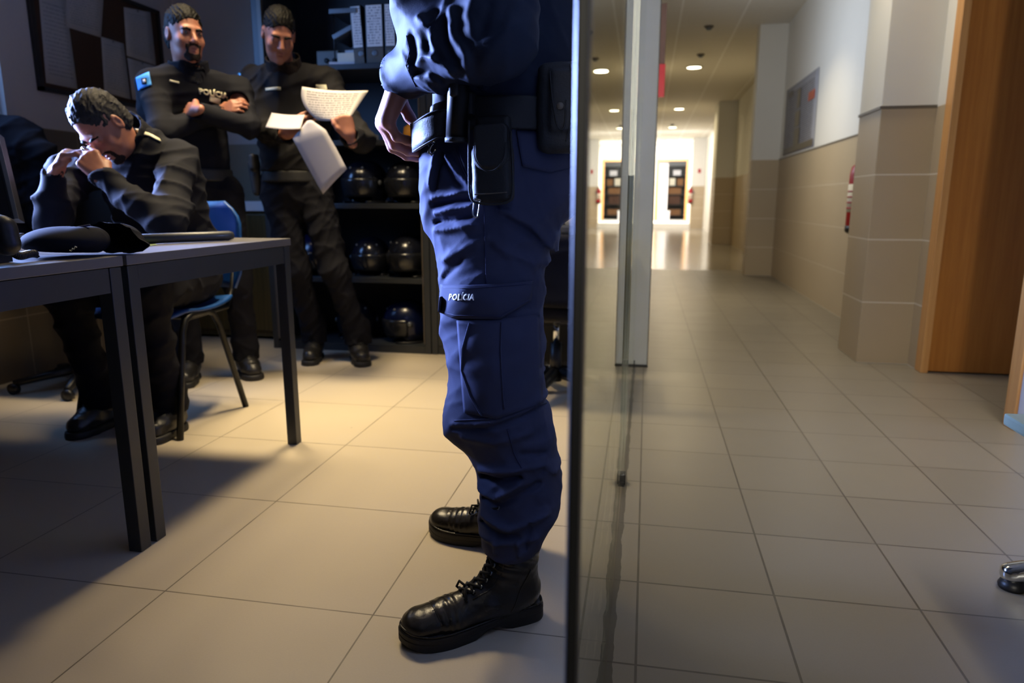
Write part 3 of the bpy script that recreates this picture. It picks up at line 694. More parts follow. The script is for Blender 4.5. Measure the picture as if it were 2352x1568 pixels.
fs = tag(box('folder', (-1.72, CY + .04, z + .16), (-1.575, CY + .26, z + .185), 'steel', None, .002, Matrix.Rotation(-.42, 3, 'Y')), 'grey folder leaning at a slant behind the leftmost binder', 'folder')
fs2 = tag(box('document_tray', (-1.72, CY + .02, z + .258), (-1.565, CY + .28, z + .282), 'steel', None, .002), 'flat grey tray end high above the leaning binder', 'tray')
st = MB().tube([(-1.71, CY + .05, z), (-1.71, CY + .05, z + .258)], .004).build('support_rod', 'black', fs2, True)
z = SH[2] + .001
tag(box('carton_box', (-1.528, CY + .04, z), (-1.49, CY + .09, z + .03), 'cream', None, .002), 'tiny cream box on the shelf under the binders', 'box')
tag(box('wooden_block', (-1.60, CY + .05, z), (-1.55, CY + .10, z + .022), 'black', None, .002), 'small dark block left of the tiny cream box', 'block')
tag(box('card', (-1.432, CY + .03, z), (-1.415, CY + .12, z + .075), 'greenc', None, .001), 'pale green card standing beside the big officer\'s hand', 'card')
tag(MB().lathe([(0, 0), (.045, 0), (.05, .02), (.042, .07), (.02, .085), (0, .086)], (-1.30, CY + .1, z), 20).build('tape_roll', 'yellow', None, True), 'yellow-orange item glimpsed through the officer\'s fingers', 'object')
# helmets
def helmet(c, rz, mat, label, s=1.0, first=[None]):
    c = V(c); t = thing('riot_helmet', c, label, 'helmet', 'police helmets in the cabinet', rz)
    R = Matrix.Rotation(rz, 3, 'Z')
    if mat not in HM:
        b = Blob((-.16, -.19, -.01), (.16, .19, .27), .005)
        b.ell((0, .01, .12), (.122, .145, .125), k=0).ell((0, .02, .06), (.118, .13, .085), k=.03)
        b.ell((0, .01, .115), (.112, .134, .115), k=0, op='sub').box((0, -.15, .055), (.094, .12, .065), None, .03, .01, 'sub').box((0, 0, -.03), (.3, .3, .03), None, .004, 0, 'sub')
        shell = b.mesh(); shell.name = 'shell'
        rows = []
        for i in range(7):
            zz = .035 + .105 * i / 6; rr = []
            for j in range(21):
                a = math.radians(-78 + 156 * j / 20); q = math.sqrt(max(.0, 1 - ((zz - .12) / .17) ** 2)); rr.append((math.sin(a) * .128 * q, .01 - math.cos(a) * .152 * q, zz))
            rows.append(rr)
        m = MB().strip(rows); bmesh.ops.recalc_face_normals(m.bm, faces=m.bm.faces); vis = bpy.data.meshes.new('visor'); m.bm.to_mesh(vis); m.bm.free()
        riv = []
        for sx in (-1, 1):
            m = MB(); m.lathe([(0, 0), (.014, 0), (.016, .004), (.010, .010), (0, .011)], (sx * .124, -.01, .115), 16, Matrix.Rotation(sx * PI / 2, 3, 'Y'))
            r_ = bpy.data.meshes.new('visor_hinge'); m.bm.to_mesh(r_); m.bm.free(); riv.append(('visor_hinge', r_))
        for a in (-40, 0, 40):
            m = MB(); q = V((math.sin(math.radians(a)) * .1, .01 - math.cos(math.radians(a)) * .122, .196)); m.lathe([(0, 0), (.007, 0), (.006, .004), (0, .005)], q, 10, (q - V((0, .01, .12))).to_track_quat('Z', 'Y').to_matrix())
            r_ = bpy.data.meshes.new('rivet'); m.bm.to_mesh(r_); m.bm.free(); riv.append(('rivet', r_))
        m = MB().tube([(math.sin(math.radians(a)) * .12, .012 - math.cos(math.radians(a)) * .142, .006) for a in range(45, 316, 15)], .006, 8); rim = bpy.data.meshes.new('rim'); m.bm.to_mesh(rim); m.bm.free()
        HM[mat] = (shell, vis, riv, rim)
    for nm, me, mm, sm in (('shell', HM[mat][0], mat, 1), ('visor', HM[mat][1], 'visor', 1), ('rim', HM[mat][3], 'black', 1)) + tuple((n_, r_, 'steel', 1) for n_, r_ in HM[mat][2]):
        me2 = me if nm in (x.name for x in []) else me
        o = bpy.data.objects.new(nm, me2); COL.objects.link(o); me2.materials.clear(); me2.materials.append(MT[mm])
        me2.polygons.foreach_set('use_smooth', [True] * len(me2.polygons)); o.parent = t; o.scale = (s, s, s)
        if nm == 'visor' and not o.modifiers: solid(o, .003)
    return t
HM = {}
hz = SH[1] + .001
helmet((-1.622, 3.92, hz), -.35, 'helm', 'dark helmet left of the brighter one, upper helmet shelf')
helmet((-1.358, 3.90, hz), -.25, 'helm', 'glossy dark helmet at the right end of the upper helmet shelf', .98)
hz = SH[0] + .001
helmet((-1.605, 3.93, hz), .1, 'helm', 'dark helmet half hidden behind the reading officer\'s knee, middle shelf', .92)
helmet((-1.358, 3.90, hz), -.3, 'helm', 'glossy dark helmet at the right end of the middle shelf')
helmet((-1.945, 3.90, hz), .5, 'helmb', 'blue helmet seen between the reading officer\'s legs')
hz = .046
helmet((-1.385, 3.90, hz), -1.0, 'helmb', 'blue-black helmet turned sideways on the bottom of the cabinet')
helmet((-1.72, 3.95, hz), .3, 'helm', 'dark helmet on the cabinet bottom behind the reading officer\'s boot', .95)
lc = thing('low_cupboard', (-2.5, 4.1, 0), 'low olive-brown cupboard with a pale top against the back wall, between the standing officers', 'cupboard')
box('body', (-2.95, 3.97, .02), (-2.22, 4.24, .80), 'olive', lc, .002); box('worktop', (-2.97, 3.95, .801), (-2.2, 4.245, .86), 'plaster', lc, .003)
for x in (-2.94, -2.58): box('door', (x, 3.955, .06), (x + .352, 3.969, .78), 'olive', lc, .002)
# notice board
nb = thing('notice_board', (-2.99, 3.6, 1.42), 'cork notice board in a dark frame on the left office wall', 'notice board')
x0 = -2.998; Y0, Y1, Z0, Z1 = 3.13, 4.09, 1.40, 2.0
box('cork_panel', (x0, Y0 + .02, Z0 + .02), (x0 + .012, Y1 - .02, Z1 - .02), 'cork', nb)
for lo, hi in (((x0, Y0, Z0), (x0 + .022, Y0 + .025, Z1)), ((x0, Y1 - .025, Z0), (x0 + .022, Y1, Z1)), ((x0, Y0, Z0), (x0 + .022, Y1, Z0 + .02)), ((x0, Y0, Z1 - .02), (x0 + .022, Y1, Z1))): box('frame_rail', lo, hi, 'bframe', nb)
def pin(pts, lb, k):
    c = [WX(px, py, x0 + .014 + .001 * k) for px, py in pts]
    t = thing('pinned_sheet', (c[2] + c[3]) / 2, lb, 'sheet of paper', 'sheets pinned to the notice board')
    sheet('typed_sheet', c, 'sheet', t, 0, 4, .0006)
    m = (c[0] + c[1]) / 2; MB().lathe([(0, 0), (.005, 0), (.004, .006), (0, .007)], m + V((.0008, 0, -.008)), 10, Matrix.Rotation(PI / 2, 3, 'Y')).build('push_pin', 'steel', t, True)
pin([(88, -22), (150, -2), (178, 205), (106, 190)], 'pinned typed sheet at the left edge of the notice board', 0)
pin([(150, -60), (240, -40), (232, 86), (152, 62)], 'pinned typed sheet above the large bare strip of cork', 1)
pin([(232, 84), (284, 100), (300, 228), (240, 212)], 'pinned typed sheet low on the board, right of the bare cork strip', 2)
pin([(284, 16), (345, 28), (358, 150), (291, 128)], 'pinned typed sheet at the upper right corner of the notice board', 3)
pin([(292, 132), (358, 152), (366, 244), (304, 228)], 'pinned typed sheet at the lower right corner of the notice board', 4)
# desk things
fk0 = G(-60, 566, TZ); fk1 = G(74, 551, TZ); dk = (fk1 - fk0).normalized(); fk0 = fk1 - dk * .44; dn = V((-dk.y, dk.x, 0))
kb = thing('keyboard', (fk0 + fk1) / 2, 'dark computer keyboard at the left edge, behind the cap', 'keyboard')
ang = math.atan2(dk.y, dk.x)
box('case', (0, 0, .001), (.44, .15, .016), 'black', None, .003).matrix_world = Matrix.Translation(fk0) @ Matrix.Rotation(ang, 4, 'Z')
kc = bpy.data.objects[-1] if False else [o for o in bpy.data.objects if o.name.startswith('case')][-1]
kc.parent = kb; kc.matrix_parent_inverse = kb.matrix_world.inverted()
base = Matrix.Translation(fk0) @ Matrix.Rotation(ang, 4, 'Z')
for r in range(5):
    for c in range(19):
        if c % 19 == 14: continue
        m = MB().box((.012 + c * .0222, .016 + r * .025, .0165), (.030 + c * .0222, .036 + r * .025, .023), .002).build('key', 'keys', None)
        m.matrix_world = base; m.parent = kb; m.matrix_parent_inverse = kb.matrix_world.inverted()
mn = thing('monitor', (-2.15, 1.95, TZ), 'dark computer monitor whose lower right corner shows at the left edge', 'monitor')
a = W(44, 503, 1.78); b2 = W(-4, 305, 1.86); ex = V((-.93, -.30, .0)).normalized()
hgt = (b2 - a); nrm = ex.cross(hgt).normalized()
m = MB().prism([a, a + ex * .46, a + ex * .46 + hgt, a + hgt], nrm * .03).build('display_case', 'black', mn)
q = -nrm * .002
MB().prism([a + q, a + ex * .012 + q, a + ex * .012 + hgt + q, a + hgt + q], nrm * .002).build('bezel', 'steel', mn)
MB().prism([a + ex * .02 + hgt * .04 + q, a + ex * .44 + hgt * .04 + q, a + ex * .44 + hgt * .95 + q, a + ex * .02 + hgt * .95 + q], nrm * .0018).build('screen', 'screen', mn)
cst = a + ex * .23
MB().tube([V((cst.x, cst.y + .03, TZ + .01)), cst + hgt * .4 + nrm * .03], .02).build('neck', 'black', mn, True)
MB().lathe([(0, 0), (.11, 0), (.11, .01), (0, .014)], (cst.x, cst.y + .03, TZ), 24).build('foot', 'black', mn, True)
ph = thing('telephone', (-1.36, 1.12, TZ), 'black desk telephone with a coiled cord at the left edge of the near desk', 'telephone')
MB().prism([(-1.60, 1.02, TZ + .001), (-1.30, 1.04, TZ + .001), (-1.30, 1.04, TZ + .035), (-1.60, 1.02, TZ + .05)], (.0, .2, 0)).build('base', 'black', ph)
p = [W(-60, 512, 1.16), W(-20, 510, 1.16), W(6, 524, 1.16), W(14, 545, 1.16)]
bl = Blob((-1.75, 1.0, .7), (-1.15, 1.35, .9), .006); bl.cone(p[0], p[1], .02, .018).cone(p[1], p[2], .018, .022).cone(p[2], p[3] + V((0, 0, -.012)), .022, .024); bl.build('handset', 'black', ph)
cordp = []
s0, s1 = W(8, 556, 1.18), V((-1.30, 1.30, TZ + .012))
for i in range(140):
    u = i / 139; p_ = s0.lerp(s1, u) + V((0, 0, -.03 * math.sin(PI * u) * (1 - u))); cordp.append(p_ + V((math.cos(i * .9) * .007, 0, math.sin(i * .9) * .007)))
MB().tube(cordp, .0022, 6).build('coiled_cord', 'black', ph, True)
# cap on the desk
cp = thing('uniform_cap', G(190, 578, TZ), 'crumpled black peaked cap lying on the desk in front of the seated officer', 'cap')
c0 = G(235, 572, TZ)
bl = Blob(c0 + V((-.2, -.16, -.02)), c0 + V((.26, .3, .16)), .004)
A = [W(210, 548, 1.42), W(255, 545, 1.46), W(290, 562, 1.45)]
bl.ell(A[0] + V((-.03, 0, 0)), (.085, .09, .034), k=.02).ell(A[1], (.06, .08, .034), k=.03).ell(A[2] + V((0, 0, -.002)), (.05, .06, .018), k=.02).ell(W(250, 532, 1.52), (.035, .03, .02), k=.02)
bl.disp(folds(5, 60, .012)).plane((0, 0, TZ + .001), (0, 0, -1)); bl.build('crown', 'darkj', cp)
pk0 = W(148, 556, 1.39)
bl = Blob(pk0 - V((.16, .12, .06)), pk0 + V((.16, .14, .08)), .004)
bl.ell(pk0, (.088, .085, .036), k=.01).cone(pk0 + V((.05, .02, .006)), A[0], .026, .026, .02, ((0, 1, 0), .6)).ell(pk0 + V((-.02, -.01, -.042)), (.10, .09, .034), k=.006, op='sub')
bl.plane((0, 0, TZ + .001), (0, 0, -1)); bl.build('peak', 'darkj', cp)
lo_ = [W(x_, y_, 1.33) for x_, y_ in ((62, 572), (64, 562), (84, 543), (112, 527), (150, 519))]
MB().tube([lo_[0] + V((0, .03, 0)), lo_[1] + V((0, .03, 0)), lo_[2] + V((0, .04, 0)), lo_[3] + V((0, .06, 0)), lo_[4] + V((0, .07, 0))], .0026, 6).build('edge_piping', 'seam', cp, True)
sq = [W(170 + 3.2 * i, 575 - 2.2 * i + (3 if i % 2 else -1), 1.335) for i in range(6)]
MB().tube([p_ + V((0, -.012, 0)) for p_ in sq], .0014, 6).build('embroidery', 'yellowth', cp, True)
bt = thing('baton', (-1.5, 1.95, TZ), 'long dark baton lying across the desk towards the blue chair', 'baton')
b0 = G(262, 552, TZ + .016) + V((0, 0, 0)); b1 = G(534, 541, TZ + .016)
b0.z = b1.z = TZ + .0165
MB().tube([b0, b0.lerp(b1, .96), b1], [.0145, .0155, .012], 14).build('shaft', 'anthr', bt, True)
tag(sheet('paper_sheet', [V((-2.05, 2.18, TZ + .002)), V((-1.84, 2.21, TZ + .002)), V((-1.80, 1.92, TZ + .002)), V((-2.01, 1.89, TZ + .002))], 'papero', None), 'sliver of white paper between the cap and the seated officer', 'paper')
tag(sheet('green_sheet', [G(288, 558, TZ + .0015), G(340, 553, TZ + .0015), G(362, 562, TZ + .0015), G(302, 570, TZ + .0015)], 'greenc', None), 'greenish paper slip on the desk beside the baton', 'paper')
# blue chair
bc = thing('visitor_chair', (-1.87, 2.45, 0), 'blue plastic chair with black tube legs under the seated officer', 'chair')
for x in (-1.655, -2.09):
    s = 1 if x > -1.8 else -1
    pts = [(x, 2.165, .0), (x - .012 * s, 2.215, .2), (x - .02 * s, 2.262, .385), (x - .022 * s, 2.285, .425), (x - .022 * s, 2.32, .44), (x - .022 * s, 2.42, .44), (x - .02 * s, 2.455, .425), (x - .015 * s, 2.48, .38), (x, 2.60, .0)]
    MB().tube(pts, .0125, 10).build('leg_frame', 'blackm', bc, True)
    MB().tube([(x - .04 * s, 2.30, .425), (x - .05 * s, 2.60, .43), (x - .06 * s, 2.66, .50), (x - .06 * s, 2.70, .66)], .010, 8).build('back_tube', 'blackm', bc, True)
MB().tube([(-1.68, 2.33, .43), (-2.06, 2.33, .43)], .01, 8).build('crossbar', 'blackm', bc, True)
rows = []
for i in range(13):
    u = i / 12; y = 2.22 + .40 * u; zz = .462 - .022 * math.sin(PI * u) - .03 * max(0, .2 - u) / .2
    rows.append([(-1.87 + (-.205 + .41 * j / 14) * (1 - .12 * abs(2 * u - 1) ** 3), y, zz + .012 * (2 * j / 14 - 1) ** 2) for j in range(15)])
solid(MB().strip(rows).build('seat', 'blue', bc, True), .012)
rows = []
for i in range(13):
    u = i / 12; zz = .50 + .36 * u; hw = .205 * (1 - .35 * max(0, (u - .72) / .28) ** 2) * (1 - .15 * max(0, (.2 - u) / .2))
    rows.append([(-1.87 + hw * (2 * j / 14 - 1), 2.70 + .03 * u - .045 * (2 * j / 14 - 1) ** 2, zz) for j in range(15)])
solid(MB().strip(rows).build('backrest', 'blue', bc, True), .012)
# black swivel chair behind the big officer
oc = thing('office_chair', (-.36, 3.05, 0), 'black swivel office chair behind the big officer, grey gas lift showing', 'chair')
C0 = V((-.382, 3.06, 0))
for k in range(5):
    a = math.radians(-28 + 72 * k); d = V((math.cos(a), math.sin(a), 0))
    MB().tube([C0 + d * .03 + V((0, 0, .10)), C0 + d * .16 + V((0, 0, .085)), C0 + d * .29 + V((0, 0, .06))], [.028, .024, .016], 10).build('base_arm', 'black', oc, True)
    MB().lathe([(0, -.012), (.026, -.012), (.028, 0), (.026, .012), (0, .012)], C0 + d * .29 + V((0, 0, .028)), 16, Matrix.Rotation(PI / 2, 3, 'X')).build('caster', 'black', oc, True)
MB().tube([C0 + V((0, 0, .06)), C0 + V((0, 0, .235))], .027, 18).build('lift_sleeve', 'black', oc, True)
MB().tube([C0 + V((0, 0, .235)), C0 + V((0, 0, .345))], .0145, 18).build('gas_lift', 'chrome', oc, True)
bl = Blob(C0 + V((-.3, -.3, .33)), C0 + V((.3, .3, .56)), .007); bl.box(C0 + V((.06, 0, .405)), (.23, .23, .035), None, .03, .01); bl.disp(folds(8, 14, .012)); bl.build('seat', 'darkj', oc)
MB().box(C0 + V((-.05, -.05, .335)), C0 + V((.07, .05, .372)), .006).tube([C0 + V((.05, 0, .35)), C0 + V((.24, -.08, .345))], .006).build('tilt_mechanism', 'black', oc)
bl = Blob(C0 + V((-.3, -.36, .40)), C0 + V((.4, -.05, .78)), .007)
bl.box(C0 + V((.07, -.24, .58)), (.22, .03, .15), None, .028, .01); bl.disp(folds(9, 12, .02)); bl.build('backrest', 'darkj', oc)
MB().box(C0 + V((.04, -.215, .36)), C0 + V((.09, -.195, .5)), .004).build('back_bracket', 'black', oc)
pd = thing('drawer_pedestal', (-.32, 3.6, 0), 'black drawer pedestal behind the swivel chair', 'drawers')
box('body', (-.55, 3.44, .02), (-.10, 3.70, .70), 'black', pd, .004)
for k in range(3): box('drawer', (-.54, 3.432, .06 + k * .21), (-.11, 3.439, .25 + k * .21), 'blackm', pd, .002)
td = thing('tape_dispenser', (-.33, 3.5, .70), 'small grey dispenser with a blue knob on the black pedestal', 'dispenser')
MB().box((-.42, 3.46, .701), (-.22, 3.53, .745), .012).build('base', 'steel', td)
MB().lathe([(0, -.012), (.032, -.012), (.032, .012), (0, .012)], (-.375, 3.495, .772), 22, Matrix.Rotation(PI / 2, 3, 'X')).build('roll', 'cream', td, True)
MB().lathe([(0, 0), (.018, 0), (.02, .02), (.012, .034), (0, .036)], (-.325, 3.49, .746), 18).build('knob', 'patch', td, True)
# jacket on a chair at the far left
jc = thing('office_chair', (-2.55, 2.75, 0), 'dark chair at the far left edge with a padded black jacket on its back', 'chair')
Cj = V((-2.60, 2.78, 0))
for k in range(5):
    a = math.radians(10 + 72 * k); d = V((math.cos(a), math.sin(a), 0)); MB().tube([Cj + V((0, 0, .09)), Cj + d * .28 + V((0, 0, .05))], [.026, .016], 8).build('base_arm', 'black', jc, True)
    MB().lathe([(0, -.012), (.026, -.012), (.026, .012), (0, .012)], Cj + d * .28 + V((0, 0, .026)), 14, Matrix.Rotation(PI / 2, 3, 'X')).build('caster', 'black', jc, True)
MB().tube([Cj + V((0, 0, .06)), Cj + V((0, 0, .42))], .022, 12).build('gas_lift', 'black', jc, True)
MB().box(Cj + V((-.24, -.22, .42)), Cj + V((.24, .24, .49)), .03).build('seat', 'black', jc)
MB().box(Cj + V((-.21, .20, .50)), Cj + V((.21, .245, 1.05)), .02).build('backrest', 'black', jc)
jk = thing('jacket', (-2.6, 2.98, .6), 'black padded jacket draped over the chair back at the left edge', 'jacket')
bl = Blob((-3.0, 2.6, .45), (-2.15, 3.25, 1.35), .008)
q = [W(-20, 300, 2.85), W(40, 330, 2.85), W(100, 350, 2.85), W(60, 450, 2.85)]
bl.cone(q[0], q[1], .085, .10, .04).cone(q[1], q[2], .10, .06, .04).cone(q[1], W(20, 520, 2.85), .11, .13, .05).cone(q[2] + V((-.02, 0, 0)), W(85, 500, 2.85), .055, .05, .03)
bl.box(Cj + V((0, .222, .80)), (.225, .035, .27), None, .01, .004, 'sub')
bl.disp(folds(3, 22, .035)); bl.build('padded_shell', 'darkj', jk)
# ================================================================== PEOPLE
def npv(v): return np.array(v, float)
def frame(fwd, up):
    f = V(fwd).normalized(); u = V(up); u = (u - f * u.dot(f)).normalized(); l = u.cross(f); return l, f, u   # left, forward, up
def head_prims(b, c, fwd, up, s=.93, grow=0.0, k=.014, face=True, ears=True):
    l, f, u = frame(fwd, up); R = np.array([l, f, u])
    def P(x, y, z): return npv(V(c) + (l * x + f * y + u * z) * s)
    g = grow
    b.ell(P(0, -.012, .045), npv((.074, .094, .088)) * s + g, R, k)
    b.ell(P(0, .022, -.025), npv((.062, .072, .09)) * s + g, R, .03)
    b.ell(P(0, .036, -.082), npv((.05, .05, .038)) * s + g, R, .025)
    b.ell(P(0, .076, -.104), (.019 * s + g), R, .02)
    for sx in (-1, 1): b.ell(P(sx * .036, .062, -.032), .026 * s + g, R, .02)
    if not face: return P, (l, f, u)
    b.cone(P(-.036, .083, .021), P(.036, .083, .021), .010 * s + g, k=.014)
    for sx in (-1, 1): b.ell(P(sx * .031, .104, .002), npv((.018, .014, .012)) * s, R, .012, 'sub')
    b.cone(P(0, .088, .010), P(0, .112, -.032), .008 * s + g, .0125 * s + g, .010)
    for sx in (-1, 1): b.ell(P(sx * .012, .101, -.036), .0085 * s + g, R, .006)
    for sx in (-1, 1): b.ell(P(sx * .031, .081, .002), npv((.0165, .012, .010)) * s + g, R, .003)
    b.cone(P(-.019, .086, -.064), P(.019, .086, -.064), .0072 * s + g, k=.006).cone(P(-.016, .086, -.077), P(.016, .086, -.077), .008 * s + g, k=.006)
    b.ell(P(0, .101, -.0705), npv((.024, .012, .0016)) * s, R, .003, 'sub')
    if ears:
        for sx in (-1, 1):
            b.ell(P(sx * .076, -.006, -.002), npv((.0085, .018, .031)) * s, R, .006); b.ell(P(sx * .083, -.002, .002), npv((.006, .010, .018)) * s, R, .004, 'sub')
    return P, (l, f, u)
def hand(b, w, f, n, t, curl, th, s=1.0, spread=.0, fat=1.0):
    """palm, four bent fingers and a thumb; f towards the fingers, n out of the back of the hand, t towards the thumb"""
    w = npv(w); f = npv(V(f).normalized()); n = V(n); n = n - V(f) * n.dot(V(f)); n = npv(n.normalized()); t = npv(t); t = t - f * (t @ f) - n * (t @ n); t /= np.linalg.norm(t)
    b.cone(w - f * .04 * s, w + f * .012 * s, .024 * s, .025 * s, .012, (n, 1.35))
    L = [(.044, .027, .021), (.047, .031, .022), (.043, .028, .021), (.034, .021, .018)]
    for i in range(4):
        o = (.031 - .0205 * i) * s; kn = w + f * (.088 - (.004, 0, .003, .011)[i]) * s + t * o
        b.cone(w + f * .01 * s + t * o * .55, kn, .0165 * s * fat, .0125 * s * fat, .012)
        a = 0; p = kn; r = (.0098, .0100, .0095, .0085)[i] * s * fat; cu = curl[i] if hasattr(curl[0], '__len__') else curl
        for j in range(3):
            a += math.radians(cu[j]); d = f * math.cos(a) - n * math.sin(a) + t * (spread * (1.5 - i) * (1 if j == 0 else .4)); d /= np.linalg.norm(d)
            q = p + d * L[i][j] * s; b.cone(p, q, r, r * .9, .004 if j else .007); b.ell(p, r * 1.06, None, .003); p = q; r *= .9
    p = w + f * .012 * s + t * .022 * s; pts = [p] + [w + (f * a + t * c_ - n * e) * s for a, c_, e in th]
    for j, (p, q) in enumerate(zip(pts, pts[1:])): b.cone(p, q, (.0165, .0125, .0105)[j] * s, (.0125, .0108, .0088)[j] * s, .006)
def sleeve(b, sh, el, wr, r=(.068, .056, .048, .042), k=.03):
    b.cone(sh, el, r[0], r[1], k).cone(el, wr, r[2] + .006, r[3], .02)
def person(name, label, loc, J, cfg):
    T = thing(name, loc, label, 'person')
    h = cfg.get('h', .0065); fr = V(cfg['front']).normalized(); sd = V(cfg['side']).normalized(); sq = (fr, 1.38)
    al = [V(v) for v in J.values() if not isinstance(v, (int, float))]
    lo = V([min(v[i] for v in al) for i in range(3)]); hi = V([max(v[i] for v in al) for i in range(3)])
    def blob(lo_, hi_, hh=h): return Blob(lo_, hi_, hh)
    pad = V((.2, .2, .2))
    def torso(b, g):
        b.cone(J['pel'], J['wai'], .150 + g, .148 + g, .03, sq).cone(J['wai'], J['che'], .148 + g, .168 + g, .04, sq)
        b.cone(J['che'], J['nek'] - V((0, 0, .06)), .165 + g, .085 + g, .05, (fr, 1.3)).cone(J['shL'], J['shR'], .068 + g, .068 + g, .05)
        b.cone((V(J['shL']) + V(J['nek'])) / 2 + V((0, 0, -.0)), J['nek'] - V((0, 0, .02)), .05 + g, .05 + g, .04).cone((V(J['shR']) + V(J['nek'])) / 2, J['nek'] - V((0, 0, .02)), .05 + g, .05 + g, .04)
    def legs(b, g, k=.03):
        for s_ in 'LR':
            b.cone(J['hip' + s_], J['kne' + s_], .098 + g, .070 + g, k).cone(J['kne' + s_], J['ank' + s_], .070 + g, .055 + g, k)
    # body (head, neck, hands and the figure under the clothes, one surface)
    bb = blob(lo - V((.16, .16, .0)), hi + V((.16, .16, .2)), cfg.get('bh', .005))
    torso(bb, -.035); legs(bb, -.03)
    for s_ in 'LR': bb.cone(J['sh' + s_], J['el' + s_], .042, .032, .02).cone(J['el' + s_], J['wr' + s_], .030, .023, .015); bb.cone(J['ank' + s_], V(J['ank' + s_]).lerp(V(J['toe' + s_]), .25) + V((0, 0, -.055)), .028, .018, .02)
    bb.cone(J['nek'] - V((0, 0, .06)), V(J['head']) + V(cfg['hf']) * -.02 - V(cfg['hu']) * .03, .056, .052, .02)
    P, (l, f, u) = head_prims(bb, J['head'], cfg['hf'], cfg['hu'])
    for s_ in 'LR':
        if 'hand' + s_ in cfg: hand(bb, J['wr' + s_], *cfg['hand' + s_])
    bb.build('body', cfg.get('skin', 'skin'), T)
    hd = V(J['head']); s = .93
    # hair
    hb = Blob(hd - V((.15, .15, .15)), hd + V((.15, .15, .17)), .0032)
    l_, f_, u_ = l, f, u; R = np.array([l, f, u])
    hb.ell(P(0, -.012, .047), npv((.0775, .098, .0925)) * s, R, 0).ell(P(0, -.04, -.01), npv((.074, .066, .085)) * s, R, .02)
    hb.disp(folds(11, 230, .0085, (1, .3, .5))); hb.disp(folds(12, 70, .006, (.3, 1, .2)))
    hl = cfg.get('hairline', .062)
    hb.ell(P(0, .092, -.018 + hl - .062), npv((.069, .075, .086)) * s, R, .006, 'sub')       # face opening
    for sx in (-1, 1): hb.ell(P(sx * .088, .004, -.022), npv((.018, .020, .030)) * s, R, .006, 'sub')
    hb.plane(P(0, -.05, -.06), -u - f * .25)
    hb.build('hair', cfg.get('hair', 'hair'), T)
    # face details
    br = MB()
    for sx in (-1, 1): br.tube([P(sx * .012, .0965, .0145), P(sx * .03, .0965, .0200), P(sx * .049, .080, .016)], [.005, .0056, .0025], 8)
    br.build('eyebrows', cfg.get('hair2', 'hair'), T, True)
    if cfg.get('eyes'):
        for sx in (-1, 1):
            e = MB().lathe([(0, -.0095), (.0055, -.0078), (.0085, -.0042), (.0095, 0), (.0085, .0042), (.0055, .0078), (0, .0095)], P(sx * .031, .0845, .001), 14).build('eye', 'eye', T, True)
            c = P(sx * .031 + .001, .0938, .001)
            MB().lathe([(0, -.0038), (.0036, -.002), (.0042, 0), (.0036, .002), (0, .0038)], c, 12).build('iris', 'iris', e, True)
    mo = MB()
    mo.tube([P(-.019, .088, -.0655), P(0, .0955, -.063), P(.019, .088, -.0655)], [.002, .0034, .002], 8).tube([P(-.017, .088, -.0755), P(0, .0955, -.077), P(.017, .088, -.0755)], [.002, .004, .002], 8)
    mo.build('lips', 'lip', T, True)
    if cfg.get('beard'):
        b = Blob(hd - V((.15, .15, .16)), hd + V((.15, .15, .06)), .0035)
        head_prims(b, hd, cfg['hf'], cfg['hu'], grow=.0022, ears=False)
        b.disp(folds(2, 300, .002))
        q = Blob(hd - V((.15, .15, .16)), hd + V((.15, .15, .06)), .0035)
        for a in ([(-.028, .095, -.052), (0, .1, -.046)], [(0, .1, -.046), (.028, .095, -.052)]): q.cone(P(*a[0]), P(*a[1]), .0085 * s, k=.003)
        for a in ([(-.03, .09, -.052), (-.031, .085, -.09)], [(.03, .09, -.052), (.031, .085, -.09)]): q.cone(P(*a[0]), P(*a[1]), .0085 * s, k=.003)
        q.cone(P(-.026, .08, -.1), P(.026, .08, -.1), .019 * s, k=.003)
        if cfg['beard'] == 2:
            for sx in (-1, 1): q.cone(P(sx * .03, .08, -.1), P(sx * .066, .02, -.06), .02 * s, .018 * s, .01).cone(P(sx * .066, .02, -.06), P(sx * .072, .0, -.0), .018 * s, .012 * s, .01)
        q.ell(P(0, .1, -.0705), npv((.021, .03, .009)) * s, R, .002, 'sub')
        b.D = np.maximum(b.D, q.D); b.build('beard', 'beard', T)
    # trousers
    tl = V((min(J[k][0] for k in J if k[:3] in ('pel', 'hip', 'kne', 'ank')), min(J[k][1] for k in J if k[:3] in ('pel', 'hip', 'kne', 'ank')), min(J['ankL'][2], J['ankR'][2]) - .03))
    th_ = V((max(J[k][0] for k in J if k[:3] in ('pel', 'hip', 'kne', 'ank')), max(J[k][1] for k in J if k[:3] in ('pel', 'hip', 'kne', 'ank')), J['wai'][2] + .02))
    tb = Blob(tl - V((.2, .2, .06)), th_ + V((.2, .2, 0)), h)
    tb.cone(J['pel'], J['wai'], .150, .145, .03, sq); legs(tb, 0)
    for s_ in 'LR': a_ = V(J['ank' + s_]); tb.cone(a_ + V((0, 0, .05)), a_ - V((0, 0, .05)), .068, .066, .02)
    tb.disp(folds(cfg['seed'], 26, .024)); tb.plane(V(J['ankL']) - V((0, 0, .045)), (0, 0, -1)); tb.plane(V(J['wai']) + V((0, 0, -.03)), (0, 0, 1)) if not cfg.get('sit') else None
    tb.build('trousers', cfg.get('trs', 'darkt'), T)
    # jacket
    jl = V([min(J[k][i] for k in J if k[:2] in ('sh', 'el', 'wr', 'pe', 'ch')) for i in range(3)]); jh = V([max(J[k][i] for k in J if k[:2] in ('sh', 'el', 'wr', 'pe', 'ch', 'ne')) for i in range(3)])
    jb = Blob(jl - V((.22, .22, .1)), jh + V((.22, .22, .12)), h)
    jb.cone(J['wai'] - V((0, 0, .07)), J['che'], .165, .178, .03, (fr, 1.3))
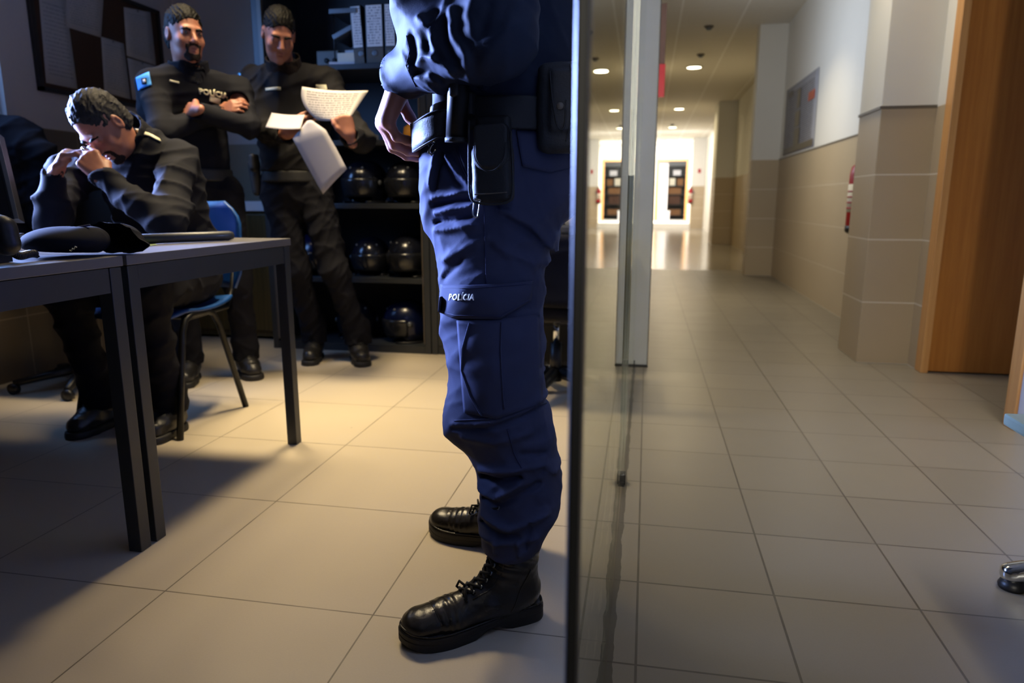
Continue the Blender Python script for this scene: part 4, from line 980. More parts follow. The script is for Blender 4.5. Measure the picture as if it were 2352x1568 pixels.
    torso(jb, .008)
    for s_ in 'LR': sleeve(jb, J['sh' + s_], J['el' + s_], J['wr' + s_])
    jb.disp(folds(cfg['seed'] + 1, 20, .032))
    for s_ in 'LR':   # open sleeve ends
        d = V(J['wr' + s_]) - V(J['el' + s_]); d.normalize(); w_ = V(J['wr' + s_]); jb.cone(w_ + d * .005, w_ + d * .10, .036, .06, 0, op='sub')
    if not cfg.get('sit'): jb.plane(V(J['wai']) - V((0, 0, .06)), (0, 0, -1))
    jk_ = jb.build('jacket', cfg['jac'], T)
    # collar: raised ring round the neck
    nk = V(J['nek']); nd = (V(J['head']) - nk); nd.z = max(nd.z, .08); nd.normalize()
    cbx = Blob(nk - V((.17, .17, .13)), nk + V((.17, .17, .16)), .005)
    a0 = nk - nd * .06; a1 = nk + nd * .055; cbx.cone(a0, a1, .090, .084, 0, (fr, 1.08)); cbx.cone(a0 - nd * .1, a1 + nd * .06, .080, .070, 0, op='sub'); cbx.plane(a1, nd); cbx.plane(a0 - nd * .02, -nd)
    cbx.cone(a1 + fr * .07 + nd * .0, a1 + fr * .1 - nd * .1, .008, .03, .01, op='sub') if cfg.get('opencollar') else None
    cbx.disp(folds(7, 30, .01)); cbx.build('collar', cfg.get('colm', cfg['jac']), T)
    for s_ in 'LR':
        boot_simple(J['ank' + s_], J['toe' + s_], T)
    return T, BVHTree.FromObject(jk_, bpy.context.evaluated_depsgraph_get()) if False else bvh_of(jk_), P
def bvh_of(o):
    me = o.data; return BVHTree.FromPolygons([v.co.copy() for v in me.vertices], [tuple(p.vertices) for p in me.polygons])
def boot_simple(ank, toe, T):
    a = V(ank); t_ = V(toe); d = (t_ - V((a.x, a.y, t_.z))); d.z = 0; d.normalize(); z0 = t_.z
    b = Blob((min(a.x, t_.x) - .12, min(a.y, t_.y) - .12, z0 - .01), (max(a.x, t_.x) + .12, max(a.y, t_.y) + .12, a.z + .06), .005)
    g = V((a.x, a.y, z0)); sdv = V((-d.y, d.x, 0))
    b.cone(a + V((0, 0, .03)), g + V((0, 0, .09)), .054, .050, .02).cone(g - d * .02 + V((0, 0, .055)), g + d * .06 + V((0, 0, .06)), .043, .045, .03).cone(g + d * .05 + V((0, 0, .055)), t_ - d * .05 + V((0, 0, .045)), .046, .040, .02, ((0, 0, 1), 1.1))
    b.disp(folds(6, 60, .006)).plane(g + V((0, 0, .022)), (0, 0, -1)); b.build('boot', 'boot2', T)
    s_ = Blob((min(a.x, t_.x) - .12, min(a.y, t_.y) - .12, z0 - .01), (max(a.x, t_.x) + .12, max(a.y, t_.y) + .12, z0 + .05), .005)
    s_.cone(g - d * .022 + V((0, 0, .01)), g + d * .08 + V((0, 0, .01)), .045, .042, .03).cone(g + d * .08 + V((0, 0, .01)), t_ - d * .048 + V((0, 0, .01)), .045, .047, .03)
    s_.plane(g + V((0, 0, .028)), (0, 0, 1)).plane(g, (0, 0, -1)); s_.build('boot_sole', 'sole', T)
    m = MB()
    for i in range(3):
        q = g + d * (.098 - .014 * i) + V((0, 0, .083 + .012 * i)); m.tube([q - sdv * .018 + d * -.006, q + d * .004, q + sdv * .018 + d * -.006], .0024, 6)
    m.build('laces', 'lace', T, True)

# ---- officer standing with crossed arms
o1f = V((.80, -.60, 0)); o1s = V((.60, .80, 0))
J = dict(pel=V((-2.06, 2.98, .92)), wai=V((-2.07, 2.98, 1.06)), che=V((-2.09, 2.97, 1.28)), nek=V((-2.12, 2.955, 1.475)), head=W(424, 82, 2.90),
         shL=W(545, 212, 3.10), shR=W(352, 198, 2.82), elL=W(585, 300, 2.98), wrL=W(462, 268, 2.80), elR=W(372, 305, 2.70), wrR=W(505, 258, 2.95),
         hipL=V((-1.975, 3.04, .90)), kneL=V((-1.93, 3.04, .50)), ankL=V((-1.95, 3.10, .13)), toeL=V((-1.84, 3.0, 0)) ,
         hipR=V((-2.13, 2.94, .90)), kneR=V((-2.12, 2.90, .50)), ankR=V((-2.17, 2.96, .13)), toeR=V((-2.09, 2.79, 0)))
J['elL'] = W(572, 292, 3.0); J['wrL'] = W(450, 252, 2.78)
J['nek'] = V(J['head']) - V((.012, -.03, .150)); hf1 = V((.84, -.52, -.06))
T1, bv1, P1 = person('officer', 'standing police officer with crossed arms and a short goatee, blue patch on the sleeve', (-2.05, 2.98, 0), J,
    dict(front=o1f, side=o1s, hf=hf1, hu=V((0, 0, 1)), jac='darkj', seed=21, beard=1, eyes=True,
         handR=(W(556, 230, 2.96) - W(500, 256, 2.95), (.3, -.75, .4), (0, 0, 1), [(25, 40, 20)] * 4, [(.04, .04, .01), (.06, .035, .02), (.075, .02, .03)], .8),
         handL=(W(392, 258, 2.90) - W(450, 252, 2.78), (.3, -.9, .3), (0, 0, 1), [(12, 15, 10)] * 4, [(.04, .045, 0), (.06, .05, .01), (.075, .045, .02)], .9)))
vd = V((-.5, .85, -.05)).normalized()
ir = V((.86, .5, -.03)).normalized()
text_at('chest_lettering', 'POLÍCIA', .031, W(491, 217, 2.96), ir, V((0, 0, 1)), 'yellowth', T1, 0, .0015, surf=(bv1, vd, .006))
def decal(name, pts_px, y, mat, T, bv, dirv, off=.004, n=8, th=.002):
    tl, tr, br, bl_ = [W(a, b, y) for a, b in pts_px]; rows = []
    for i in range(n + 1):
        r = []
        for j in range(n + 1):
            p = tl.lerp(tr, j / n).lerp(bl_.lerp(br, j / n), i / n); h_ = bv.ray_cast(p - V(dirv) * .4, V(dirv)); p = h_[0] - V(dirv) * off if h_[0] is not None and (h_[0] - p).length < .25 else p
            r.append(p)
        rows.append(r)
    o = MB().strip(rows, uv=True).build(name, mat, T, True, fix=False); solid(o, th); return o
decal('name_tape', [(396, 194), (416, 196), (416, 200), (396, 198)], 2.9, 'yellowth', T1, bv1, vd, .004, 4, .001)
decal('chest_badge', [(484, 225), (506, 227), (505, 239), (483, 237)], 2.98, 'yellowth', T1, bv1, vd)
pt = decal('sleeve_patch', [(312, 184), (342, 168), (348, 200), (318, 213)], 2.8, 'patch', T1, bv1, V((-.62, .78, 0)), .005)
decal('patch_emblem', [(324, 186), (336, 184), (337, 198), (326, 200)], 2.8, 'navyj', pt, bv1, V((-.62, .78, 0)), .009, 4)
decal('patch_star', [(328, 189), (333, 188), (334, 195), (329, 196)], 2.8, 'paper', pt, bv1, V((-.62, .78, 0)), .012, 3)
b = Blob((-2.3, 2.75, .9), (-1.8, 3.25, 1.1), .006); b.cone(J['pel'] + V((0, 0, .015)), J['pel'] + V((0, 0, .06)), .168, .166, 0, (o1f, 1.32)); b.plane(V((0, 0, 1.005)), (0, 0, 1)).plane(V((0, 0, .95)), (0, 0, -1)); b.build('duty_belt', 'belt', T1)

# ---- officer reading a sheet
o2f = V((.62, -.78, 0)).normalized(); o2s = V((.78, .62, 0)).normalized()
J = dict(pel=V((-1.79, 3.42, .93)), wai=V((-1.79, 3.42, 1.07)), che=V((-1.785, 3.42, 1.30)), nek=V((-1.78, 3.41, 1.50)), head=W(640, 80, 3.24),
         shL=W(748, 190, 3.42), shR=W(585, 188, 3.34), elL=W(800, 300, 3.24), wrL=W(806, 312, 3.10), elR=W(612, 300, 3.26), wrR=W(655, 306, 3.08),
         hipL=V((-1.71, 3.44, .92)), kneL=V((-1.60, 3.42, .50)), ankL=V((-1.535, 3.52, .14)), toeL=V((-1.435, 3.36, 0)),
         hipR=V((-1.88, 3.40, .92)), kneR=V((-1.80, 3.38, .50)), ankR=V((-1.79, 3.52, .14)), toeR=V((-1.735, 3.33, 0)))
J['elL'] = W(835, 325, 3.27); J['wrL'] = W(803, 311, 3.02)
hf2 = V((.55, -.72, -.50)); J['nek'] = V(J['head']) - V((.02, -.075, .135))
T2, bv2, P2 = person('officer', 'standing police officer looking down at the handwritten sheet he holds', (-1.75, 3.42, 0), J,
    dict(front=o2f, side=o2s, hf=hf2, hu=V((.3, -.3, .9)), jac='greyj', colm='beard', seed=33, beard=0,
         handL=((-.25, -.12, .85), (.30, -.95, .1), (-.85, -.4, .1), [(62, 80, 40)] * 4, [(.045, .042, -.008), (.07, .05, -.004), (.09, .052, .004)], .92, 0, 1.12),
         handR=((.85, -.30, .35), (-.1, -.95, -.2), (.2, .3, .9), [(25, 30, 20)] * 4, [(.04, .04, .01), (.065, .035, .02), (.085, .02, .03)], 1.0)))
decal('name_tape', [(610, 201), (645, 201), (645, 207), (610, 207)], 3.25, 'yellowth', T2, bv2, vd, .004, 4)
decal('chest_badge', [(727, 190), (751, 190), (752, 203), (728, 202)], 3.3, 'yellowth', T2, bv2, vd)
decal('sleeve_patch', [(546, 168), (553, 172), (554, 214), (548, 206)], 3.3, 'patch', T2, bv2, vd, .004, 4)
b = Blob((-2.05, 3.2, .9), (-1.5, 3.65, 1.1), .006); b.cone(J['pel'] + V((0, 0, .015)), J['pel'] + V((0, 0, .06)), .168, .166, 0, (o2f, 1.32)); b.plane(V((0, 0, 1.01)), (0, 0, 1)).plane(V((0, 0, .955)), (0, 0, -1)); bl2 = b.build('duty_belt', 'belt', T2)
b = Blob(W(585, 400, 3.35) - V((.1, .12, .16)), W(585, 400, 3.35) + V((.12, .12, .16)), .005)
b.cone(W(583, 378, 3.34), W(590, 440, 3.34), .030, .022, .01).box(W(584, 372, 3.33), (.016, .03, .04), None, .012, .01); b.build('holster', 'belt', T2)
# papers he holds
hs = thing('handwritten_sheet', W(760, 235, 3.1), 'curved handwritten sheet the reading officer holds up', 'sheet of paper')
tl, tr, br_, bl_ = W(694, 199, 3.10), W(846, 208, 3.08), W(806, 268, 3.01), W(722, 277, 3.02)
rows = []
for i in range(11):
    u = i / 10; r = []
    L_ = W(694 - 6 * math.sin(PI * u) + 34 * u * u, 199 + 77 * u, 3.08 - .05 * u); Rr = tr.lerp(br_, u)
    for j in range(13): v_ = j / 12; r.append(L_.lerp(Rr, v_) + V((0, -.03 * math.sin(PI * v_) * (1 - .3 * u), -.012 * math.sin(PI * v_))))
    rows.append(r)
solid(MB().strip(rows, uv=True).build('sheet_page', 'hand', hs, True, fix=False), .0007)
sheet_b = tag(sheet('blank_sheet', [W(700, 277, 2.99), W(722, 279, 2.98), W(797, 388, 3.0), W(742, 446, 3.0)], 'paper', None, .0), 'blank white sheet hanging down from the reading officer\'s hand', 'sheet of paper')
bpy.data.objects.remove(sheet_b)
rows = []
Lp = [W(706, 277, 2.98), W(672, 318, 2.97), W(706, 382, 2.98), W(742, 446, 2.99)]; Rp = [W(716, 276, 2.98), W(748, 298, 2.97), W(772, 340, 2.98), W(797, 388, 2.99)]
for i in range(13):
    t_ = i / 12 * 3; k = min(2, int(t_)); f_ = t_ - k; a = Lp[k].lerp(Lp[k + 1], f_); b_ = Rp[k].lerp(Rp[k + 1], f_)
    rows.append([a.lerp(b_, j / 6) + V((0, -.006 * math.sin(PI * j / 6), 0)) for j in range(7)])
sb = tag(MB().strip(rows, uv=True).build('blank_sheet', 'papero', None, True, fix=False), 'blank white sheet hanging down from the reading officer\'s hand', 'sheet of paper'); solid(sb, .0007)
tag(sheet('folded_sheet', [W(624, 259, 3.04), W(700, 263, 3.04), W(690, 296, 2.96), W(610, 292, 2.96)], 'papero', None, .006), 'white sheets lying flat across the reading officer\'s right forearm', 'sheet of paper')

# ---- seated officer with bowed head
J = dict(pel=V((-1.87, 2.56, .61)), wai=V((-1.87, 2.54, .72)), che=V((-1.87, 2.44, .90)), nek=W(298, 318, 2.37), head=W(240, 288, 2.24),
         shL=W(408, 366, 2.42), shR=W(150, 395, 2.42), elL=W(385, 520, 2.10), wrL=W(238, 408, 2.12), elR=W(118, 508, 2.12), wrR=W(128, 396, 2.14),
         hipL=V((-1.77, 2.52, .57)), kneL=V((-1.71, 2.12, .54)), ankL=V((-1.74, 2.24, .13)), toeL=V((-1.73, 2.08, 0)),
         hipR=V((-1.97, 2.52, .57)), kneR=V((-2.02, 2.12, .54)), ankR=V((-2.04, 2.24, .13)), toeR=V((-2.05, 2.08, 0)))
J['hipL'] = V((-1.77, 2.50, .555)); J['kneL'] = V((-1.70, 2.12, .55))
J['shR'] = W(165, 400, 2.42)
hf3 = V((-.12, -.62, -.78)); hu3 = V((-.28, -.72, .60))
T3, bv3, P3 = person('officer', 'seated police officer bowing his greying head over clasped hands at the desk', (-1.87, 2.5, 0), J,
    dict(front=V((-.05, -1, 0)), side=V((1, 0, 0)), hf=hf3, hu=hu3, jac='darkj', seed=44, beard=1, hair='hairg', sit=True, skin='skin', hairline=.080,
         handR=((.55, -.05, .62), (-.45, -.45, .75), (.3, -.8, .4), [(42, 42, 20), (48, 42, 20), (52, 45, 22), (56, 45, 25)], [(.04, .04, .0), (.06, .035, .01), (.08, .02, .02)], 1.0),
         handL=((-.62, -.05, .80), (.5, -.80, .35), (.2, .3, .9), [(38, 60, 25), (42, 62, 25), (46, 62, 28), (52, 60, 28)], [(.04, .04, .01), (.065, .035, .02), (.085, .02, .03)], 1.0)))
rgd = (W(195, 343, 2.0) - V((0, 0, CH))).normalized(); rgh = bvh_of([c for c in T3.children if c.name.startswith('body')][0]).ray_cast(V((0, 0, CH)), rgd)[0]
rg = MB().lathe([(.0085, -.003), (.0118, -.003), (.0122, 0), (.0118, .003), (.0085, .003)], rgh + rgd * .006, 20, Matrix.Rotation(.9, 3, 'Y')).build('ring', 'chrome', T3, True)
decal('shoulder_print', [(338, 330), (378, 334), (384, 343), (344, 343)], 2.4, 'yellowth', T3, bv3, V((-.1, .8, -.6)).normalized(), .004, 5)

# ================================================================== THE BIG OFFICER
BM = thing('officer', (-.32, 1.45, 0), 'closest police officer seen from chest to black boots, hand holding a loose belt end', 'person')
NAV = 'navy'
def path(pts, y): return [W(a, b, y) for a, b in pts]
# trousers
b = Blob((-.66, 1.12, .10), (.02, 1.86, 1.08), .0040)
LL = [((1156, 345), .155, 1.47), ((1146, 440), .138, 1.44), ((1131, 540), .117, 1.41), ((1130, 650), .104, 1.385), ((1133, 760), .100, 1.37), ((1140, 870), .094, 1.36), ((1158, 965), .095, 1.35), ((1182, 1050), .080, 1.345), ((1190, 1120), .073, 1.335), ((1186, 1180), .068, 1.325), ((1176, 1225), .060, 1.315), ((1172, 1262), .053, 1.31)]
cen = []
for (q, r, y) in LL: cen.append((W(q[0], q[1], y), r))
for (p, r), (q, r2) in zip(cen, cen[1:]): b.cone(p, q, r, r2, .03)
RL = [(V((-.33, 1.60, .90)), .125), (V((-.345, 1.62, .66)), .095), (V((-.325, 1.62, .45)), .085), (V((-.30, 1.61, .26)), .074), (V((-.295, 1.61, .20)), .06)]
for (p, r), (q, r2) in zip(RL, RL[1:]): b.cone(p, q, r, r2, .03)
b.cone(V((-.30, 1.46, .98)), V((-.28, 1.58, .98)), .138, .138, .04)
b.ell(W(1258, 412, 1.48), (.09, .13, .085), None, .04)       # seat
b.ell(W(1020, 420, 1.42), (.045, .08, .10), None, .05)
b.ell(W(1070, 960, 1.33), (.045, .06, .06), None, .04)      # cloth hanging at the knee
b.ell(W(1235, 1100, 1.34), (.038, .05, .07), None, .04)
b.ell(W(1150, 1190, 1.31), (.045, .05, .025), None, .03); b.ell(W(1225, 1170, 1.33), (.04, .05, .03), None, .03)
yy = 1.30
FK = 1.35
def rl(pts, wd, ht): return (path(pts, yy), wd, ht * FK)
RG = [rl([(988, 345), (978, 420)], .007, .006), rl([(1002, 352), (994, 400), (990, 430)], .006, -.008), rl([(1016, 355), (1045, 395), (1085, 430)], .006, .006), rl([(1006, 365), (1035, 415), (1080, 446)], .006, -.006),
      rl([(985, 455), (1040, 445), (1092, 440)], .007, .005), rl([(985, 470), (1040, 462), (1085, 458)], .006, -.006), rl([(990, 490), (1050, 478), (1090, 470)], .007, .006), rl([(990, 512), (1050, 505), (1085, 495)], .006, -.006), rl([(990, 530), (1040, 525), (1090, 515)], .008, .006),
      rl([(1010, 600), (1060, 575), (1120, 545)], .010, .005), rl([(1015, 640), (1060, 600)], .008, -.004),
      rl([(1150, 480), (1220, 520), (1262, 590)], .010, .006), rl([(1160, 500), (1220, 545), (1252, 600)], .008, -.006), rl([(1140, 560), (1190, 590), (1250, 615)], .010, .005), rl([(1262, 545), (1270, 600), (1258, 640)], .009, .006),
      rl([(1050, 960), (1130, 955), (1260, 920)], .006, .004), rl([(1050, 972), (1130, 968), (1260, 935)], .005, -.005), rl([(1075, 990), (1140, 1000), (1220, 985)], .010, .005),
      rl([(1108, 1068), (1150, 1065), (1200, 1060)], .008, .010), rl([(1110, 1090), (1150, 1088), (1200, 1082)], .008, -.014), rl([(1105, 1112), (1150, 1122), (1200, 1092)], .008, .010), rl([(1115, 1140), (1160, 1140), (1240, 1100)], .009, -.008),
      rl([(1112, 1165), (1180, 1190), (1260, 1170)], .008, .009), rl([(1112, 1190), (1160, 1205), (1200, 1210)], .007, -.008), rl([(1110, 1210), (1150, 1222), (1240, 1215)], .008, .006),
      rl([(1210, 1060), (1255, 1060), (1275, 1085)], .008, .006), rl([(1205, 1030), (1250, 1040)], .008, -.005), rl([(1150, 1210), (1148, 1245)], .006, .005), rl([(1200, 1215), (1205, 1250)], .006, .005), rl([(1225, 1180), (1215, 1235)], .005, -.006)]
b.disp(ridges(RG)); b.disp(folds(71, 22, .016)); b.disp(folds(72, 55, .006))
b.plane((0, 0, 1.005), (0, 0, 1)); b.plane(V((0, 0, .150)), (0, 0, -1))
tro = b.build('trousers', NAV, BM); bvt = bvh_of(tro)
YD = V((0, 1, 0))
def onleg(px, py, off=.0, y=1.3, bv=None):
    p = W(px, py, y); d = (p - V((0, 0, CH))).normalized(); h_ = (bv or bvt).ray_cast(p - d * .4, d)
    q = h_[0] if h_[0] is not None else p
    return q - d * off
def ruled(name, top, bot, off, mat, T, n=24, m=10, th=.003, bulge=0, bv=None):
    def at(L, u):
        t_ = u * (len(L) - 1); k = min(len(L) - 2, int(t_)); f_ = t_ - k; return (L[k][0] * (1 - f_) + L[k + 1][0] * f_, L[k][1] * (1 - f_) + L[k + 1][1] * f_)
    rows = []
    for i in range(m + 1):
        v_ = i / m; r = []
        for j in range(n + 1):
            u = j / n; a, c = at(top, u), at(bot, u); r.append(onleg(a[0] * (1 - v_) + c[0] * v_, a[1] * (1 - v_) + c[1] * v_, off + bulge * math.sin(PI * min(1, v_ * .98 + .02)) * (.4 + .6 * math.sin(PI * u)), bv=bv))
        # smooth depth along the row
        rows.append(r)
    o = MB().strip(rows).build(name, mat, T, True); solid(o, th, -1 if False else 0); return o
# cargo pocket and its flap
pk = ruled('cargo_pocket', [(1050, 735), (1120, 735), (1238, 722)], [(1066, 948), (1140, 962), (1246, 925)], .003, NAV, BM, 26, 20, .004, .010)
fl = ruled('pocket_flap', [(1013, 653), (1080, 655), (1150, 652), (1224, 645)], [(1008, 716), (1040, 730), (1150, 732), (1219, 690)], .006, NAV, BM, 30, 10, .004, .012)
bvf = bvh_of(fl)
def seam(name, pts, off=.0025, r=.0009, bv=None, mat='seam', T=None):
    out = []
    for a, c in zip(pts, pts[1:]):
        for k in range(8): out.append(onleg(a[0] + (c[0] - a[0]) * k / 8, a[1] + (c[1] - a[1]) * k / 8, off, bv=bv))
    out.append(onleg(*pts[-1], off, bv=bv)); return MB().tube(out, r, 6).build(name, mat, T or BM, True)
seam('side_seam', [(1112, 470), (1114, 560), (1117, 650)]); seam('flap_stitching', [(1016, 660), (1080, 662), (1222, 652)], .0035, .0007, bvf, T=fl)
seam('flap_stitching', [(1014, 716), (1045, 724), (1148, 726), (1215, 688)], .0035, .0007, bvf, T=fl)
bvp = bvh_of(pk); seam('pleat_edge', [(1078, 742), (1062, 800), (1060, 850), (1080, 910), (1106, 955)], .004, .002, bvp, NAV, pk); seam('pleat_edge', [(1152, 740), (1150, 800), (1153, 870), (1158, 940)], .004, .0016, bvp, NAV, pk)
seam('knee_seam', [(1043, 966), (1120, 962), (1255, 925)], .001, .0016, None, NAV); seam('lower_seam', [(1165, 985), (1180, 1040), (1198, 1075)], .001, .001)
seam('pocket_edge', [(1052, 338), (1068, 385), (1090, 428)], .002, .0016); seam('pocket_edge', [(1046, 340), (1062, 388), (1084, 432)], .002, .0008)
bf = ruled('back_pocket_flap', [(1186, 300), (1250, 302), (1322, 300)], [(1200, 382), (1262, 396), (1322, 382)], .004, 'navy', BM, 16, 8, .004, .004)
me = text_mesh('t', 'POLÍCIA', .0172, .22, .0007, 1.12)
pc, pxr = onleg(1057, 681, bv=bvf), None
for v in me.vertices:
    s_ = 1130.0; px = 1059 + v.co.x * 830; py = 683 - v.co.y * s_ - .0 * v.co.x; v.co = onleg(px, py, .0046, bv=bvf)
o = link('pocket_lettering', me, 'thread', fl); solid(o, .0008)

# boots with laces
def big_boot(heel, ax, vis, part, seed):
    ax = V(ax).normalized(); la = V((0, 0, 1)).cross(ax)      # la = left of the foot
    def Q(u, v_, w_): return V(heel) + ax * u + la * v_ + V((0, 0, w_))
    R = np.array([ax, la, (0, 0, 1)])
    lo = V(heel) - V((.42, .34, .01)) if False else V((min(Q(-.05, s, 0)[0] for s in (-.08, .08)), 0, 0))
    cs = [Q(u, v_, 0) for u in (-.03, .34) for v_ in (-.08, .08)]
    lo = V((min(c.x for c in cs), min(c.y for c in cs), -.005)); hi = V((max(c.x for c in cs), max(c.y for c in cs), .29))
    b = Blob(lo, hi, .0030)
    b.cone(Q(.060, 0, .27), Q(.056, 0, .155), .044, .044, .02, (la, 1.05)).cone(Q(.055, 0, .155), Q(.047, 0, .075), .045, .042, .02, (la, 1.06))
    b.cone(Q(.046, 0, .062), Q(.07, 0, .06), .040, .041, .02).cone(Q(.066, 0, .130), Q(.122, 0, .072), .036, .030, .022, (la, .92))
    b.cone(Q(.09, 0, .055), Q(.20, 0, .044), .040, .043, .03, ((0, 0, 1), 1.3)).cone(Q(.135, 0, .062), Q(.215, 0, .044), .031, .026, .02)
    b.cone(Q(.20, 0, .040), Q(.258, 0, .040), .045, .041, .015, ((0, 0, 1), 1.4))
    f_a = folds(seed, 46, .003); ank = Q(.06, 0, .15)
    def cre(x, y, z):
        dx = x - heel[0]; dy = y - heel[1]; u = dx * ax.x + dy * ax.y; v_ = dx * la.x + dy * la.y
        g = np.exp(-((u - .205) / .022) ** 2) * np.sin(u * 420 + v_ * 45) * .0012
        g2 = np.exp(-((z - .155 + .25 * (u - .06)) / .03) ** 2) * np.sin(z * 330 - u * 130 + 3 * np.sin(v_ * 60)) * .0024
        cap = -np.exp(-((u - .238 + 1.2 * v_ ** 2 * 4) / .0016) ** 2) * .0016 + .0008 * (u > .238)
        return f_a(x, y, z) * np.clip((.245 - u) / .05, 0, 1) + g + g2 + cap
    b.disp(cre, .02); b.plane((0, 0, .029), (0, 0, -1)); b.plane(Q(0, 0, .262), (0, 0, 1))
    up = b.build('boot', 'boot', part); bv = bvh_of(up)
    # sole and heel block
    out = [(-.004, .0), (.006, .028), (.04, .036), (.10, .034), (.16, .044), (.215, .052), (.262, .046), (.292, .028), (.304, .004), (.300, -.018), (.280, -.040), (.24, -.050), (.19, -.048), (.14, -.038), (.09, -.033), (.04, -.036), (.006, -.026)]
    n = 72; pl = []
    for i in range(n):
        t_ = i / n * len(out); k = int(t_); f_ = t_ - k; p0, p1, p2, p3 = [out[(k + j) % len(out)] for j in (-1, 0, 1, 2)]
        pl.append(tuple(.5 * (2 * p1[c] + (p2[c] - p0[c]) * f_ + (2 * p0[c] - 5 * p1[c] + 4 * p2[c] - p3[c]) * f_ ** 2 + (3 * p1[c] - p0[c] - 3 * p2[c] + p3[c]) * f_ ** 3) for c in (0, 1)))
    m = MB(); levels = []
    for gz, gs in ((0, .985), (.003, 1.0), (.014, 1.0), (.016, .992), (.018, 1.0), (.025, 1.0), (.0285, .985), (.030, .93)):
        ring = []
        for (u, v_) in pl:
            base = 0.0
            arch = .012 * math.exp(-((u - .122) / .032) ** 6) if gz < .015 else 0
            toe = .010 * max(0, (u - .24) / .06) ** 2
            hb_ = .007 if u < .09 else .0
            zz = gz + (0 if gz < .002 else hb_ * (gz / .030)) + (arch * max(0, 1 - gz / .016)) + toe + (.0035 if gz == 0 and u > .24 else 0) * 0
            ring.append(m.bm.verts.new(Q(.14 + (u - .14) * gs, v_ * gs, zz)))
        levels.append(ring)
    for A_, B_ in zip(levels, levels[1:]):
        for k in range(n): m.bm.faces.new((A_[k], A_[(k + 1) % n], B_[(k + 1) % n], B_[k]))
    m.bm.faces.new(levels[0][::-1]); m.bm.faces.new(levels[-1]); so = m.build('boot_sole', 'sole', part)
    m = MB(); wl = [Q(.14 + (u - .14) * .975, v_ * .965, .0325 + (.007 if u < .09 else 0) + .010 * max(0, (u - .24) / .06) ** 2) for u, v_ in pl]; wl.append(wl[0]); m.tube(wl, .0022, 6); m.build('welt', 'boot', so, True)
    # laces: crossing pairs down the front, eyelets on both facings
    def front(u, w_, v_, off=.003):
        p = Q(u, v_, w_); d = (-ax * .75 - V((0, 0, .66))).normalized(); h_ = bv.ray_cast(p - d * .15, d); return (h_[0] if h_[0] is not None else p) - d * off
    rows_ = [(.158 - .0078 * i, .070 + .0150 * i) for i in range(12)]
    m = MB(); ey = MB(); wd = .018
    for i, (u, w_) in enumerate(rows_):
        L_, Rr = front(u - .012, w_ - .008, wd), front(u - .012, w_ - .008, -wd)
        for e_ in (L_, Rr): ey.lathe([(.0022, 0), (.0042, 0), (.0042, .0016), (.0022, .0016)], e_, 12, ax.lerp(V((0, 0, 1)), .4).to_track_quat('Z', 'Y').to_matrix())
        if i + 1 < len(rows_):
            u2, w2 = rows_[i + 1]; L2, R2 = front(u2 - .012, w2 - .008, wd), front(u2 - .012, w2 - .008, -wd)
            for a_, c_, ofs in ((L_, R2, .005), (Rr, L2, .0075)):
                mid = front((u + u2) / 2, (w_ + w2) / 2, 0, ofs); m.tube([a_, a_.lerp(mid, .5) + ax * .002, mid, mid.lerp(c_, .5) + ax * .002, c_], .0028, 7)
    for s_ in (1, -1):   # knot loops and hanging ends
        a_ = front(.152, .086, 0, .006); m.tube([a_, a_ + la * s_ * .018 + ax * .010 + V((0, 0, .006)), a_ + la * s_ * .03 + ax * .012 + V((0, 0, -.012)), front(.150, .062, s_ * .026, .004)], .0026, 7)
    m.build('laces', 'lace', part, True); ey.build('eyelets', 'steel', part, True)
    # edge of the eyelet facing and heel seam
    for s_ in (1, -1):
        pts = []
        for i in range(14):
            f_ = i / 13; pts.append(front(.156 - .085 * f_ - .016, .064 + .170 * f_, s_ * (.027 + .004 * math.sin(PI * f_)), .0012))
        MB().tube(pts, .0016, 6).build('facing_edge', 'boot', part, True)
        pts = []
        for i in range(10):
            f_ = i / 9; p = Q(.085 - .045 * f_, s_ * .1, .045 + .085 * f_); h_ = bv.ray_cast(p, -la * s_); 
            if h_[0] is not None: pts.append(h_[0] + la * s_ * .0006)
        if len(pts) > 2: MB().tube(pts, .0011, 6).build('heel_seam', 'boot', part, True)
    pts = []
    for i in range(19):
        a_ = -.046 + .092 * i / 18; h_ = bv.ray_cast(Q(.236 - 4.0 * a_ * a_, a_, .2), V((0, 0, -1)))
        if h_[0] is not None and h_[0].z > .03: pts.append(h_[0] + V((0, 0, .0002)))
    if len(pts) > 2: MB().tube(pts, .0013, 6).build('toe_cap_seam', 'boot', part, True)
    return up
big_boot(V((-.196, 1.335, 0)), V((-.83, -.56, 0)), 1, BM, 91)
big_boot(V((-.238, 1.592, 0)), V((-.975, .19, 0)), 1, BM, 92)

